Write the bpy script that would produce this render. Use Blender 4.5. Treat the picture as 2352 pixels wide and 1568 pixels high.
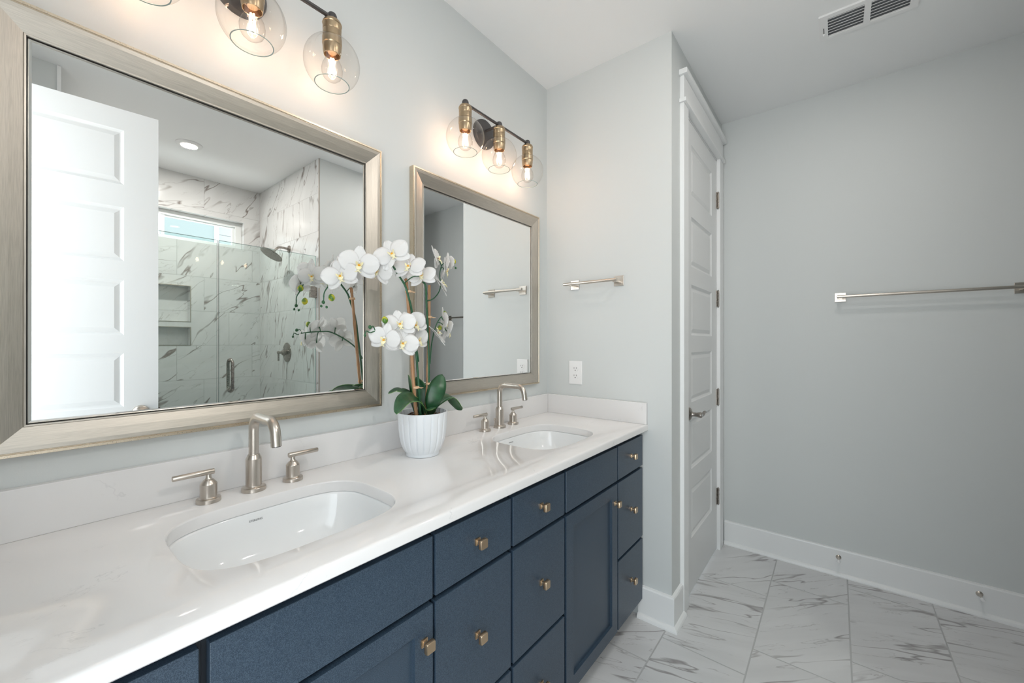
import bpy, bmesh, math, random
from mathutils import Vector, Matrix
random.seed(7)
for o in list(bpy.data.objects): bpy.data.objects.remove(o)
SC = bpy.context.scene
COL = SC.collection
PI = math.pi

# ------------------------------------------------------------------ camera
cam_d = bpy.data.cameras.new('camera'); cam = bpy.data.objects.new('camera', cam_d); COL.objects.link(cam)
cam_d.sensor_fit = 'HORIZONTAL'; cam_d.sensor_width = 36.0
cam_d.lens = 924.5 / 2352 * 36.0
cam_d.clip_start = 0.02; cam_d.clip_end = 60
cam.location = (0.0, -1.276, 1.313)
cam.rotation_euler = (math.radians(90.045), 0, math.radians(38.86 - 90))
SC.camera = cam

# ------------------------------------------------------------------ world, lights, exposure
W = bpy.data.worlds.new('daylight'); SC.world = W; W.use_nodes = True
wt = W.node_tree; bg = wt.nodes['Background']; bg.inputs[1].default_value = 4.05
# soft daylight above the horizon, an added brighter lower half to lighten the ceiling
tc = wt.nodes.new('ShaderNodeTexCoord'); sp = wt.nodes.new('ShaderNodeSeparateXYZ'); cr = wt.nodes.new('ShaderNodeValToRGB'); ma = wt.nodes.new('ShaderNodeMapRange')
wt.links.new(tc.outputs['Generated'], sp.inputs[0]); wt.links.new(sp.outputs[2], ma.inputs[0]); ma.inputs[1].default_value = -1; ma.inputs[2].default_value = 1
wt.links.new(ma.outputs[0], cr.inputs[0]); wt.links.new(cr.outputs[0], bg.inputs[0])
cr.color_ramp.elements[0].position = 0.46; cr.color_ramp.elements[0].color = (1.38, 1.40, 1.40, 1)
cr.color_ramp.elements[1].position = 0.54; cr.color_ramp.elements[1].color = (0.80, 0.88, 0.93, 1)
SC.view_settings.view_transform = 'Standard'; SC.view_settings.look = 'None'
SC.view_settings.gamma = 1.0; SC.view_settings.use_curve_mapping = False
SC.view_settings.exposure = 0.13

def area(name, loc, rot, sx, sy, power, color, portal=False, spread=None):
    l = bpy.data.lights.new(name, 'AREA'); l.shape = 'RECTANGLE'; l.size = sx; l.size_y = sy
    l.energy = power; l.color = color
    if portal: l.cycles.is_portal = True
    if spread: l.spread = spread
    o = bpy.data.objects.new(name, l); COL.objects.link(o); o.location = loc; o.rotation_euler = rot
    return o
# portals: they only guide the sampling of the sky through the doorway and the shower window
area('doorway_portal', (-0.38, -1.155, 1.225), (0, -PI/2, 0), 2.43, 0.70, 1, (1, 1, 1), portal=True)
area('window_portal', (0.83, -3.20, 2.30), (PI/2, 0, 0), 1.05, 0.24, 1, (1, 1, 1), portal=True)

def point(name, loc, power, color, r=0.02):
    l = bpy.data.lights.new(name, 'POINT'); l.energy = power; l.color = color; l.shadow_soft_size = r
    o = bpy.data.objects.new(name, l); COL.objects.link(o); o.location = loc
    return o

# ------------------------------------------------------------------ helpers
def tag(o, label=None, cat=None, group=None, kind=None):
    if label: o['label'] = label
    if cat: o['category'] = cat
    if group: o['group'] = group
    if kind: o['kind'] = kind
    return o
def empty(name, loc=(0, 0, 0), label=None, cat=None, group=None, kind=None):
    o = bpy.data.objects.new(name, None); COL.objects.link(o); o.location = loc; o.empty_display_size = 0.05
    return tag(o, label, cat, group, kind)
def link(name, bm, mats, parent=None, smooth=None, bevel=None, solid=None, seg=2):
    bmesh.ops.recalc_face_normals(bm, faces=bm.faces) if smooth != 'keep' else None
    me = bpy.data.meshes.new(name)
    if smooth is None: smooth = 35
    bm.to_mesh(me); bm.free()
    if not isinstance(mats, (list, tuple)): mats = [mats]
    for m in mats: me.materials.append(m)
    o = bpy.data.objects.new(name, me); COL.objects.link(o)
    if parent:
        o.parent = parent
        off = Vector((0, 0, 0)); p = parent
        while p: off += Vector(p.location); p = p.parent
        for v in me.vertices: v.co -= off
    if smooth:
        ang = math.radians(smooth if smooth != 'keep' else 35)
        for p_ in me.polygons: p_.use_smooth = True
        b2 = bmesh.new(); b2.from_mesh(me)
        for e in b2.edges:
            if len(e.link_faces) == 2:
                if e.calc_face_angle(0) > ang: e.smooth = False
            else: e.smooth = True
        b2.to_mesh(me); b2.free()
    if bevel:
        md = o.modifiers.new('bevel', 'BEVEL'); md.width = bevel; md.segments = seg; md.limit_method = 'ANGLE'
        md.angle_limit = math.radians(40); md.harden_normals = False
    if solid:
        md = o.modifiers.new('solid', 'SOLIDIFY'); md.thickness = solid; md.offset = 0
    return o
def struct(name, bm, m, **k):
    o = link(name, bm, m, **k); o['kind'] = 'structure'; return o

def box(bm, x0, x1, y0, y1, z0, z1, mi=0):
    v = [bm.verts.new(p) for p in ((x0,y0,z0),(x1,y0,z0),(x1,y1,z0),(x0,y1,z0),(x0,y0,z1),(x1,y0,z1),(x1,y1,z1),(x0,y1,z1))]
    fs = []
    for f in ((0,3,2,1),(4,5,6,7),(0,1,5,4),(1,2,6,5),(2,3,7,6),(3,0,4,7)):
        a = bm.faces.new([v[i] for i in f]); a.material_index = mi; fs.append(a)
    return v
def nb(): return bmesh.new()
def bx(x0, x1, y0, y1, z0, z1):
    b = nb(); box(b, x0, x1, y0, y1, z0, z1); return b
def frame_of(d):
    d = Vector(d).normalized()
    a = Vector((0, 0, 1)) if abs(d.z) < 0.9 else Vector((1, 0, 0))
    u = d.cross(a).normalized(); v = d.cross(u).normalized()
    return u, v
def rings(bm, loops, close=True, cap=True, mi=0):
    """bridge a list of vertex loops of equal length"""
    n = len(loops[0])
    for a, b in zip(loops, loops[1:]):
        for i in range(n if close else n - 1):
            j = (i + 1) % n
            f = bm.faces.new((a[i], a[j], b[j], b[i])); f.material_index = mi
    if cap:
        for l in (loops[0], loops[-1]):
            if len(l) > 2:
                f = bm.faces.new(l); f.material_index = mi
def lathe(bm, prof, c=(0, 0, 0), axis=(0, 0, 1), seg=32, cap=True, mi=0, flute=None):
    """prof: list of (radius, height along the axis)"""
    ax = Vector(axis).normalized(); u, v = frame_of(ax); c = Vector(c)
    loops = []
    for r, h in prof:
        l = []
        for i in range(seg):
            t = 2 * PI * i / seg
            rr = r * (1 if not flute else flute(t, h))
            l.append(bm.verts.new(c + ax * h + (u * math.cos(t) + v * math.sin(t)) * max(rr, 1e-5)))
        loops.append(l)
    rings(bm, loops, cap=cap, mi=mi)
def catmull(pts, n=6):
    P = [Vector(p) for p in pts]; out = []
    P = [2 * P[0] - P[1]] + P + [2 * P[-1] - P[-2]]
    for i in range(1, len(P) - 2):
        for k in range(n):
            t = k / n; a, b, c, d = P[i-1], P[i], P[i+1], P[i+2]
            out.append(0.5 * ((2*b) + (c - a)*t + (2*a - 5*b + 4*c - d)*t*t + (3*b - a - 3*c + d)*t**3))
    out.append(P[-2]); return out
def tube(bm, pts, r, seg=12, cap=True, mi=0, squash=None):
    """sweep a circle along pts; r is a number or a list"""
    P = [Vector(p) for p in pts]; n = len(P); loops = []
    t0 = (P[1] - P[0]).normalized(); u, v = frame_of(t0)
    for i, p in enumerate(P):
        t = (P[min(i+1, n-1)] - P[max(i-1, 0)]).normalized()
        u = (u - t * u.dot(t)).normalized(); v = t.cross(u).normalized()
        rr = r[i] if isinstance(r, (list, tuple)) else r
        l = []
        for k in range(seg):
            a = 2 * PI * k / seg
            q = u * math.cos(a) * rr + v * math.sin(a) * rr
            if squash: q = q - squash[0] * q.dot(squash[0]) * (1 - squash[1])
            l.append(bm.verts.new(p + q))
        loops.append(l)
    rings(bm, loops, cap=cap, mi=mi)
def cyl(bm, a, b, r, seg=24, mi=0, r2=None):
    tube(bm, [a, b], [r, r if r2 is None else r2], seg=seg, mi=mi)
def lerp(a, b, t): return a + (b - a) * t

# ------------------------------------------------------------------ materials
def mat(name, color=(0.8, 0.8, 0.8), rough=0.5, metal=0.0, spec=0.5, **kw):
    m = bpy.data.materials.new(name); m.use_nodes = True
    p = m.node_tree.nodes['Principled BSDF']
    p.inputs['Base Color'].default_value = (*color, 1); p.inputs['Roughness'].default_value = rough
    p.inputs['Metallic'].default_value = metal; p.inputs['Specular IOR Level'].default_value = spec
    for k, v in kw.items(): p.inputs[k.replace('_', ' ')].default_value = v
    return m
class NT:
    def __init__(s, m): s.t = m.node_tree; s.p = s.t.nodes['Principled BSDF']
    def n(s, kind, **kw):
        x = s.t.nodes.new(kind)
        for k, v in kw.items(): setattr(x, k, v)
        return x
    def l(s, a, b): s.t.links.new(a, b)
    def math(s, op, a, b=None, c=None):
        x = s.n('ShaderNodeMath', operation=op)
        for i, v in enumerate((a, b, c)):
            if v is None: continue
            if isinstance(v, (int, float)): x.inputs[i].default_value = v
            else: s.l(v, x.inputs[i])
        return x.outputs[0]
    def mix(s, f, a, b):
        x = s.n('ShaderNodeMix', data_type='RGBA')
        for sock, v in ((x.inputs[0], f), (x.inputs[6], a), (x.inputs[7], b)):
            if isinstance(v, (int, float)): sock.default_value = v
            elif isinstance(v, tuple): sock.default_value = (*v, 1)
            else: s.l(v, sock)
        return x.outputs[2]
    def mrange(s, v, a, b, c=0.0, d=1.0):
        x = s.n('ShaderNodeMapRange'); s.l(v, x.inputs[0])
        for i, q in enumerate((a, b, c, d)): x.inputs[i+1].default_value = q
        return x.outputs[0]
    def noise(s, vec, scale, detail=2, rough=0.5, dist=0.0):
        x = s.n('ShaderNodeTexNoise'); s.l(vec, x.inputs['Vector'])
        x.inputs['Scale'].default_value = scale; x.inputs['Detail'].default_value = detail
        x.inputs['Roughness'].default_value = rough; x.inputs['Distortion'].default_value = dist
        return x.outputs[0]
    def coords(s): return s.n('ShaderNodeTexCoord').outputs['Object']
    def mapping(s, vec, rot=(0, 0, 0), scale=(1, 1, 1), loc=(0, 0, 0)):
        x = s.n('ShaderNodeMapping'); s.l(vec, x.inputs[0])
        x.inputs['Rotation'].default_value = rot; x.inputs['Scale'].default_value = scale; x.inputs['Location'].default_value = loc
        return x.outputs[0]
    def bump(s, h, strength=0.1, dist=0.01):
        x = s.n('ShaderNodeBump'); x.inputs['Strength'].default_value = strength; x.inputs['Distance'].default_value = dist
        s.l(h, x.inputs['Height']); s.l(x.outputs[0], s.p.inputs['Normal'])

def paint(name, color, rough=0.55, grain=400, b=0.06):
    m = mat(name, color, rough); t = NT(m)
    t.bump(t.noise(t.coords(), grain, 2), b, 0.002)
    return m
M = {}
M['wall'] = paint('pale_grey_wall_paint', (0.645, 0.67, 0.665), 0.6)
M['ceil'] = paint('white_ceiling_paint', (0.88, 0.89, 0.89), 0.75, 160, 0.12)
M['trim'] = paint('white_gloss_trim', (0.84, 0.85, 0.85), 0.32, 60, 0.015)
M['door'] = paint('white_door_paint', (0.76, 0.77, 0.77), 0.35, 220, 0.04)
M['vinyl'] = mat('white_vinyl', (0.85, 0.87, 0.86), 0.35)
M['porc'] = mat('white_porcelain', (0.83, 0.845, 0.85), 0.06, spec=0.6)
M['plastic'] = mat('white_plastic', (0.86, 0.86, 0.86), 0.3)
M['dark'] = mat('dark_slot', (0.03, 0.03, 0.03), 0.5)
M['print'] = mat('grey_print', (0.12, 0.12, 0.12), 0.5)
M['rubber'] = mat('black_backing', (0.02, 0.02, 0.02), 0.5)

def brushed(name, color, rough, dirv=(1, 1, 1), var=0.12, metal=1.0, streak=0.0, scale=60):
    m = mat(name, color, rough, metal); t = NT(m)
    v = t.mapping(t.coords(), scale=dirv)
    n = t.noise(v, scale, 4, 0.6)
    t.l(t.mrange(n, 0.3, 0.7, max(rough - var, 0.05), rough + var), t.p.inputs['Roughness'])
    if streak:
        c0 = tuple(c * (1 - streak) for c in color); c1 = tuple(min(1, c * (1 + streak)) for c in color)
        t.l(t.mix(t.mrange(n, 0.35, 0.65), c0, c1), t.p.inputs['Base Color'])
    return m
M['nickel'] = mat('brushed_nickel', (0.58, 0.53, 0.475), 0.28, 1.0)
M['nickel_dark'] = brushed('satin_nickel_dark', (0.36, 0.33, 0.30), 0.28, (1, 1, 4), 0.02)
M['frame_h'] = brushed('champagne_frame_long', (0.50, 0.46, 0.405), 0.36, (3, 60, 110), 0.05, 0.9, 0.10, 9)
M['frame_v'] = brushed('champagne_frame_upright', (0.50, 0.46, 0.405), 0.36, (110, 60, 3), 0.05, 0.9, 0.10, 9)
M['frame_lip'] = brushed('champagne_frame_lip', (0.62, 0.53, 0.41), 0.3, (8, 8, 8), 0.05, 0.95)
M['brass'] = brushed('antique_brass', (0.47, 0.355, 0.23), 0.30, (1, 1, 14), 0.02)
M['knob'] = brushed('knob_champagne_bronze', (0.58, 0.44, 0.30), 0.3, (3, 3, 3), 0.02)
M['bronze'] = mat('dark_bronze', (0.10, 0.095, 0.095), 0.38, 0.7)
M['steel'] = mat('polished_drain', (0.6, 0.6, 0.6), 0.15, 1.0)
m = M['mirror'] = mat('mirror_silver', (0.93, 0.945, 0.94), 0.0, 1.0)

# quartz worktop
m = M['quartz'] = mat('white_quartz', (0.80, 0.79, 0.78), 0.07, spec=0.5); t = NT(m)
co = t.coords()
fl = t.mrange(t.math('ABSOLUTE', t.math('SUBTRACT', t.noise(t.mapping(co, scale=(1, 1.6, 1)), 3.2, 6, 0.6, 0.9), 0.5)), 0.0, 0.006, 1, 0)
sp = t.mrange(t.noise(co, 9, 3), 0.56, 0.66)
mk = t.math('MULTIPLY', t.math('MULTIPLY', fl, sp), 0.35)
t.l(t.mix(mk, (0.785, 0.775, 0.77), (0.42, 0.42, 0.43)), t.p.inputs['Base Color'])

# navy cabinet paint with a fine metallic-looking speckle
m = M['navy_gap_shade'] = mat('navy_paint_gap_shade', (0.008, 0.014, 0.022), 0.45)  # same navy as the fronts, darkened to paint shade into the gaps
m = M['navy'] = mat('slate_blue_cabinet_paint', (0.04, 0.07, 0.11), 0.34, spec=0.55); t = NT(m)
co = t.coords()
n = t.noise(co, 900, 2, 0.6)
t.l(t.mix(t.mrange(n, 0.38, 0.64), (0.011, 0.026, 0.048), (0.060, 0.092, 0.130)), t.p.inputs['Base Color'])
t.bump(n, 0.12, 0.0006)

def tiles(name, axes, w, h, u0, v0, off, base, dark, grout, gw=0.003, rot=0.6, rough=0.12, vstr=0.9, stretch=3.0, seed=0.0):
    m = mat(name, base, rough, spec=0.5); t = NT(m)
    sx = t.n('ShaderNodeSeparateXYZ'); t.l(t.coords(), sx.inputs[0])
    ax = {'x': sx.outputs[0], 'y': sx.outputs[1], 'z': sx.outputs[2]}
    u, v = ax[axes[0]], ax[axes[1]]
    rv = t.math('DIVIDE', t.math('SUBTRACT', v, v0), h); row = t.math('FLOOR', rv); fv = t.math('SUBTRACT', rv, row)
    uu = t.math('ADD', t.math('DIVIDE', t.math('SUBTRACT', u, u0), w), t.math('MULTIPLY', row, off))
    colm = t.math('FLOOR', uu); fu = t.math('SUBTRACT', uu, colm)
    du = t.math('MULTIPLY', t.math('MINIMUM', fu, t.math('SUBTRACT', 1, fu)), w)
    dv = t.math('MULTIPLY', t.math('MINIMUM', fv, t.math('SUBTRACT', 1, fv)), h)
    d = t.math('MINIMUM', du, dv)
    gm = t.mrange(d, gw * 0.35, gw * 0.62, 1, 0)
    cx = t.n('ShaderNodeCombineXYZ'); t.l(colm, cx.inputs[0]); t.l(row, cx.inputs[1]); cx.inputs[2].default_value = seed
    wn = t.n('ShaderNodeTexWhiteNoise', noise_dimensions='3D'); t.l(cx.outputs[0], wn.inputs['Vector'])
    pc = t.n('ShaderNodeCombineXYZ'); t.l(u, pc.inputs[0]); t.l(v, pc.inputs[1])
    sc = t.n('ShaderNodeVectorMath', operation='SCALE'); t.l(wn.outputs['Color'], sc.inputs[0]); sc.inputs['Scale'].default_value = 30
    # each tile gets its own lean of the veins
    rt = t.n('ShaderNodeVectorRotate', rotation_type='Z_AXIS'); t.l(pc.outputs[0], rt.inputs['Vector'])
    t.l(t.math('ADD', t.math('MULTIPLY', t.math('SUBTRACT', wn.outputs['Value'], 0.5), 0.9), rot), rt.inputs['Angle'])
    st = t.n('ShaderNodeVectorMath', operation='MULTIPLY'); t.l(rt.outputs[0], st.inputs[0]); st.inputs[1].default_value = (1, stretch, 1)
    ad = t.n('ShaderNodeVectorMath', operation='ADD'); t.l(st.outputs[0], ad.inputs[0]); t.l(sc.outputs[0], ad.inputs[1])
    P = ad.outputs[0]
    def vein(scale, width, dist, lo, hi, det=4):
        a = t.math('ABSOLUTE', t.math('SUBTRACT', t.noise(P, scale, det, 0.55, dist), 0.5))
        wv = t.mrange(t.noise(P, scale * 1.7, 2), 0.35, 0.75, width * 0.25, width * 1.8)
        q = t.math('SUBTRACT', 1, t.math('MINIMUM', t.math('DIVIDE', a, wv), 1))
        q = t.math('POWER', q, 0.7)
        return t.math('MULTIPLY', q, t.mrange(t.noise(P, scale * 0.9 + 0.7, 2), lo, hi))
    v1 = vein(1.3, 0.018, 0.15, 0.42, 0.56, 3)
    v2 = vein(3.4, 0.013, 0.15, 0.48, 0.62, 4)
    vv = t.math('MINIMUM', t.math('ADD', v1, t.math('MULTIPLY', v2, 0.55)), 1)
    cloud = t.mrange(t.noise(P, 2.0, 4), 0.35, 0.75)
    b2 = tuple(c * 0.90 for c in base)
    c = t.mix(cloud, base, b2)
    c = t.mix(t.math('MULTIPLY', vv, vstr), c, dark)
    c = t.mix(gm, c, grout)
    t.l(c, t.p.inputs['Base Color'])
    t.l(t.mrange(gm, 0, 1, rough, 0.7), t.p.inputs['Roughness'])
    x = t.n('ShaderNodeBump'); x.invert = True; x.inputs['Strength'].default_value = 0.3; x.inputs['Distance'].default_value = 0.002
    t.l(gm, x.inputs['Height']); t.l(x.outputs[0], t.p.inputs['Normal'])
    return m
M['floor'] = tiles('marble_floor_tile', 'xy', 0.63, 0.3265, 1.638, -0.67, 0.278, (0.68, 0.68, 0.685), (0.26, 0.24, 0.24), (0.47, 0.475, 0.475),
                   0.006, 0.95, 0.22, 0.85, 6.0, 3.0)
M['tile_back'] = tiles('marble_shower_tile_back', 'xz', 0.561, 0.2975, 0.866, 0.985, 0.333, (0.72, 0.72, 0.71), (0.26, 0.225, 0.205), (0.50, 0.50, 0.49),
                       0.004, -0.65, 0.12, 1.0, 4.0, 1.0)
M['tile_side'] = tiles('marble_shower_tile_side', 'yz', 0.561, 0.2975, -2.506, 1.58, 0.333, (0.72, 0.72, 0.71), (0.26, 0.225, 0.205), (0.50, 0.50, 0.49),
                       0.004, -1.15, 0.12, 1.0, 4.0, 5.0)

def thin_glass(name, tint=(0.97, 0.98, 0.98), edge=(0.8, 0.85, 0.83), ior=1.45, facing=0.25, rough=0.0):
    m = bpy.data.materials.new(name); m.use_nodes = True; nt = m.node_tree
    for n_ in list(nt.nodes): nt.nodes.remove(n_)
    out = nt.nodes.new('ShaderNodeOutputMaterial'); mx = nt.nodes.new('ShaderNodeMixShader')
    tr = nt.nodes.new('ShaderNodeBsdfTransparent'); gl = nt.nodes.new('ShaderNodeBsdfGlossy')
    fr = nt.nodes.new('ShaderNodeFresnel'); lw = nt.nodes.new('ShaderNodeLayerWeight'); mc = nt.nodes.new('ShaderNodeMix'); mc.data_type = 'RGBA'
    fr.inputs[0].default_value = ior; lw.inputs[0].default_value = facing; gl.inputs['Roughness'].default_value = rough
    mc.inputs[6].default_value = (*tint, 1); mc.inputs[7].default_value = (*edge, 1)
    nt.links.new(lw.outputs['Facing'], mc.inputs[0]); nt.links.new(mc.outputs[2], tr.inputs[0])
    # the same reflectance on both sides of each face (no trapped reflections inside the thin glass)
    ge = nt.nodes.new('ShaderNodeNewGeometry'); mr = nt.nodes.new('ShaderNodeMapRange'); nt.links.new(ge.outputs['Backfacing'], mr.inputs[0])
    mr.inputs[3].default_value = ior; mr.inputs[4].default_value = 1 / ior; nt.links.new(mr.outputs[0], fr.inputs[0])
    nt.links.new(fr.outputs[0], mx.inputs[0]); nt.links.new(tr.outputs[0], mx.inputs[1]); nt.links.new(gl.outputs[0], mx.inputs[2])
    nt.links.new(mx.outputs[0], out.inputs[0]); return m
M['globe'] = thin_glass('clear_globe_glass', (0.995, 0.995, 0.99), (0.78, 0.77, 0.75), 1.32, 0.10)
M['bulbglass'] = thin_glass('clear_bulb_glass', (0.99, 0.98, 0.97), (0.78, 0.75, 0.72), 1.3, 0.15)
M['shower_glass'] = thin_glass('green_tinted_shower_glass', (0.915, 0.965, 0.955), (0.89, 0.95, 0.94), 1.38, 0.3)
M['pane'] = thin_glass('window_glass', (0.95, 0.98, 0.975), (0.9, 0.95, 0.95), 1.3, 0.3)
M['glass_edge'] = mat('polished_glass_edge', (0.30, 0.40, 0.39), 0.2, spec=0.6)
def emit(name, color, s):
    m = mat(name, color, 0.5); p = m.node_tree.nodes['Principled BSDF']
    p.inputs['Emission Color'].default_value = (*color, 1); p.inputs['Emission Strength'].default_value = s; return m
M['filament'] = emit('glowing_filament', (1.0, 0.76, 0.50), 16)
M['can'] = emit('can_light_lens', (1.0, 0.86, 0.68), 3.2)

# ------------------------------------------------------------------ dimensions
H = 2.74
XL, XE, XF = -0.25, 1.898, 2.928     # left wall, wall at the end of the vanity, far wall
YD = -0.688                          # wall that carries the closet door
YS, YB = -1.87, -3.057               # front line of the shower, back wall
ZC = 0.921                           # worktop height

# ------------------------------------------------------------------ room shell
struct('floor', bx(-1.2, 3.1, -3.4, 0.15, -0.10, 0.0), M['floor'], smooth=0)
b = nb(); box(b, -0.37, 3.1, -3.4, 0.15, H, H + 0.1); struct('ceiling', b, M['ceil'], smooth=0)
struct('wall_vanity', bx(XL, XE, 0.0, 0.12, 0, H), M['wall'], smooth=0)
struct('wall_end', bx(XE, XE + 0.12, YD, 0.12, 0, H), M['wall'], smooth=0)
DX0, DX1, DZ = 2.107, 2.797, 2.462   # closet door opening
b = nb()
box(b, XE + 0.12, DX0 - 0.012, YD, YD + 0.115, 0, H); box(b, DX1 + 0.012, XF, YD, YD + 0.115, 0, H); box(b, DX0 - 0.012, DX1 + 0.012, YD, YD + 0.115, DZ + 0.012, H)
struct('wall_closet', b, M['wall'], smooth=0)
struct('wall_far', bx(XF, XF + 0.12, -3.4, YD + 0.3, 0, H), M['wall'], smooth=0)
b = nb(); EY0, EY1, EZ = -1.512, -0.80, 2.462
box(b, XL - 0.12, XL, EY1, 0.12, 0, H); box(b, XL - 0.12, XL, -3.4, EY0, 0, H); box(b, XL - 0.12, XL, EY0, EY1, EZ, H)
struct('wall_left', b, M['wall'], smooth=0)
XSL, XSR, XPE = 0.147, 1.500, 2.17
struct('wall_shower_left', bx(XL, XSL, YB, YS, 0, H), M['wall'], smooth=0)
struct('wall_shower_right', bx(XSR, XPE, YB, YS, 0, H), M['wall'], smooth=0)
# tile claddings of the shower
struct('trim_1', bx(XSR - 0.008, XSR, YB, YS + 0.001, 0, H - 0.001), M['tile_side'], smooth=0)
struct('trim_2', bx(XSL, XSL + 0.008, YB, YS + 0.001, 0, H - 0.001), M['tile_side'], smooth=0)
# back wall with the window opening and two niches
WX0, WX1, WZ0, WZ1 = 0.30, 1.358, 2.175, 2.425
N1 = (0.52, 0.957, 1.4877, 1.787); N2 = (0.52, 0.957, 1.286, 1.4353)
def holed_wall(bm, x0, x1, z0, z1, y0, y1, holes):
    xs = sorted({x0, x1, *[h[0] for h in holes], *[h[1] for h in holes]}); zs = sorted({z0, z1, *[h[2] for h in holes], *[h[3] for h in holes]})
    for i in range(len(xs) - 1):
        for j in range(len(zs) - 1):
            cx, cz = (xs[i] + xs[i+1]) / 2, (zs[j] + zs[j+1]) / 2
            if any(h[0] < cx < h[1] and h[2] < cz < h[3] for h in holes): continue
            box(bm, xs[i], xs[i+1], y0, y1, zs[j], zs[j+1])
b = nb(); holed_wall(b, XL, XSR + 0.1, 0, H, YB - 0.085, YB, [(WX0, WX1, WZ0, WZ1), N1, N2])
holed_wall(b, XL, XSR + 0.1, 0, H, YB - 0.13, YB - 0.085, [(WX0, WX1, WZ0, WZ1)])
struct('wall_back', b, M['tile_back'], smooth=0)
struct('wall_alcove', bx(XSR + 0.1, XF, YB - 0.13, YB, 0, H), M['wall'], smooth=0)
for k, (x0, x1, z0, z1) in enumerate((N1, N2)):
    b = nb(); e = 0.006
    box(b, x0 - e, x1 + e, YB, YB + 0.002, z1, z1 + e); box(b, x0 - e, x1 + e, YB, YB + 0.002, z0 - e, z0)
    box(b, x0 - e, x0, YB, YB + 0.002, z0, z1); box(b, x1, x1 + e, YB, YB + 0.002, z0, z1)
    struct('trim_%d' % (3 + k), b, M['nickel'], smooth=0)
# shower kerb and tile-edge strips
struct('trim_5', bx(XSL + 0.008, XSR - 0.008, -1.955, YS - 0.005, 0, 0.10), M['quartz'], smooth=0, bevel=0.004)
b = nb(); box(b, XSL - 0.004, XSL + 0.010, YS, YS + 0.006, 0, H - 0.002); struct('trim_6', b, M['trim'], smooth=0)
b = nb(); box(b, XSR - 0.010, XSR - 0.001, YS, YS + 0.003, 0, H - 0.002); struct('trim_7', b, M['nickel'], smooth=0)

# window
w = empty('window_1', (WX0, YB - 0.09, WZ0), kind='structure')
b = nb(); y0, y1 = YB - 0.125, YB - 0.065; f = 0.05
box(b, WX0 + f, WX1 - f, y0, y1, WZ1 - 0.042, WZ1); box(b, WX0 + f, WX1 - f, y0, y1, WZ0, WZ0 + 0.035); box(b, WX0, WX0 + f, y0, y1, WZ0, WZ1); box(b, WX1 - f, WX1, y0, y1, WZ0, WZ1)
link('window_frame', b, M['vinyl'], w, smooth=0, bevel=0.002)
b = nb(); box(b, 0.775, 0.800, y0 + 0.004, y1 - 0.008, WZ0 + 0.03, WZ1 - 0.04)
box(b, 0.800, 1.288, y0 + 0.01, y1 - 0.018, WZ1 - 0.052, WZ1 - 0.040); box(b, 0.800, 1.288, y0 + 0.01, y1 - 0.018, WZ0 + 0.03, WZ0 + 0.042); box(b, 1.288, 1.309, y0 + 0.01, y1 - 0.018, WZ0 + 0.03, WZ1 - 0.04)
link('window_sash', b, M['vinyl'], w, smooth=0, bevel=0.002)
link('window_pane', bx(WX0 + 0.04, WX1 - 0.04, YB - 0.100, YB - 0.096, WZ0 + 0.03, WZ1 - 0.038), M['pane'], w, smooth=0)

# house next door
m = mat('pale_blue_siding', (0.25, 0.265, 0.265), 0.7); t = NT(m)
sx = t.n('ShaderNodeSeparateXYZ'); t.l(t.coords(), sx.inputs[0])
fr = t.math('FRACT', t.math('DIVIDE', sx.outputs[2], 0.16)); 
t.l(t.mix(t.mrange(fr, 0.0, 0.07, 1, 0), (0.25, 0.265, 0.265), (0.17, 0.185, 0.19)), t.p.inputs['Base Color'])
hs = empty('neighbouring_house', (2.0, -6.6, 0), 'lap-sided house wall with a window, seen through the shower window in the mirror', 'house')
b = nb(); box(b, -3, 7, -6.75, -6.5, 0, 5.0)
for k in range(31):
    z = 0.0 + k * 0.16; v = box(b, -3, 7, -6.5, -6.488, z, z + 0.155)
link('siding', b, m, hs, smooth=0)
b = nb(); box(b, 1.30, 1.36, -6.488, -6.46, 2.6, 3.35); box(b, 2.02, 2.08, -6.488, -6.46, 2.6, 3.35); box(b, 1.30, 2.08, -6.488, -6.46, 3.33, 3.41); box(b, 1.28, 2.10, -6.488, -6.44, 2.55, 2.61)
link('window_trim', b, M['vinyl'], hs, smooth=0)
link('window_glass', bx(1.36, 2.02, -6.488, -6.475, 2.61, 3.33), mat('dim_window', (0.19, 0.22, 0.22), 0.3), hs, smooth=0)

# baseboards with shoe moulding: run from a to b along the wall, n = direction into the room
def baseboard(name, segs):
    b = nb()
    prof = [(0, 0), (0.033, 0), (0.0325, 0.006), (0.029, 0.013), (0.022, 0.019), (0.0155, 0.021), (0.015, 0.140), (0.012, 0.1465), (0.0, 0.1485)]
    for (ax, ay, bx_, by, nx, ny, e0, e1) in segs:
        # e0/e1: how far each end grows per unit of profile depth (mitres)
        d = Vector((bx_ - ax, by - ay)).normalized()
        loops = []
        for (px, py, e) in ((ax, ay, -e0), (bx_, by, e1)):
            loops.append([b.verts.new((px + nx * q[0] + d.x * e * q[0], py + ny * q[0] + d.y * e * q[0], q[1])) for q in prof])
        rings(b, loops)
    return struct(name, b, M['trim'], smooth=20)
baseboard('baseboard_end', [(XE, -0.535, XE, YD, -1, 0, 0, 1), (XE, YD, 2.026, YD, 0, -1, 1, 0)])
baseboard('baseboard_far', [(XF, YD - 0.0185, XF, YB, -1, 0, 0, -1)])
baseboard('baseboard_alcove', [(XPE, YB, XF, YB, 0, 1, 0, -1)])
baseboard('baseboard_shower', [(XSR, YS, XPE, YS, 0, 1, 0, 1), (XPE, YS, XPE, YB, 1, 0, 1, 0)])
baseboard('baseboard_left', [(XL, -0.72, XL, -0.585, 1, 0, 0, 0)])

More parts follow.
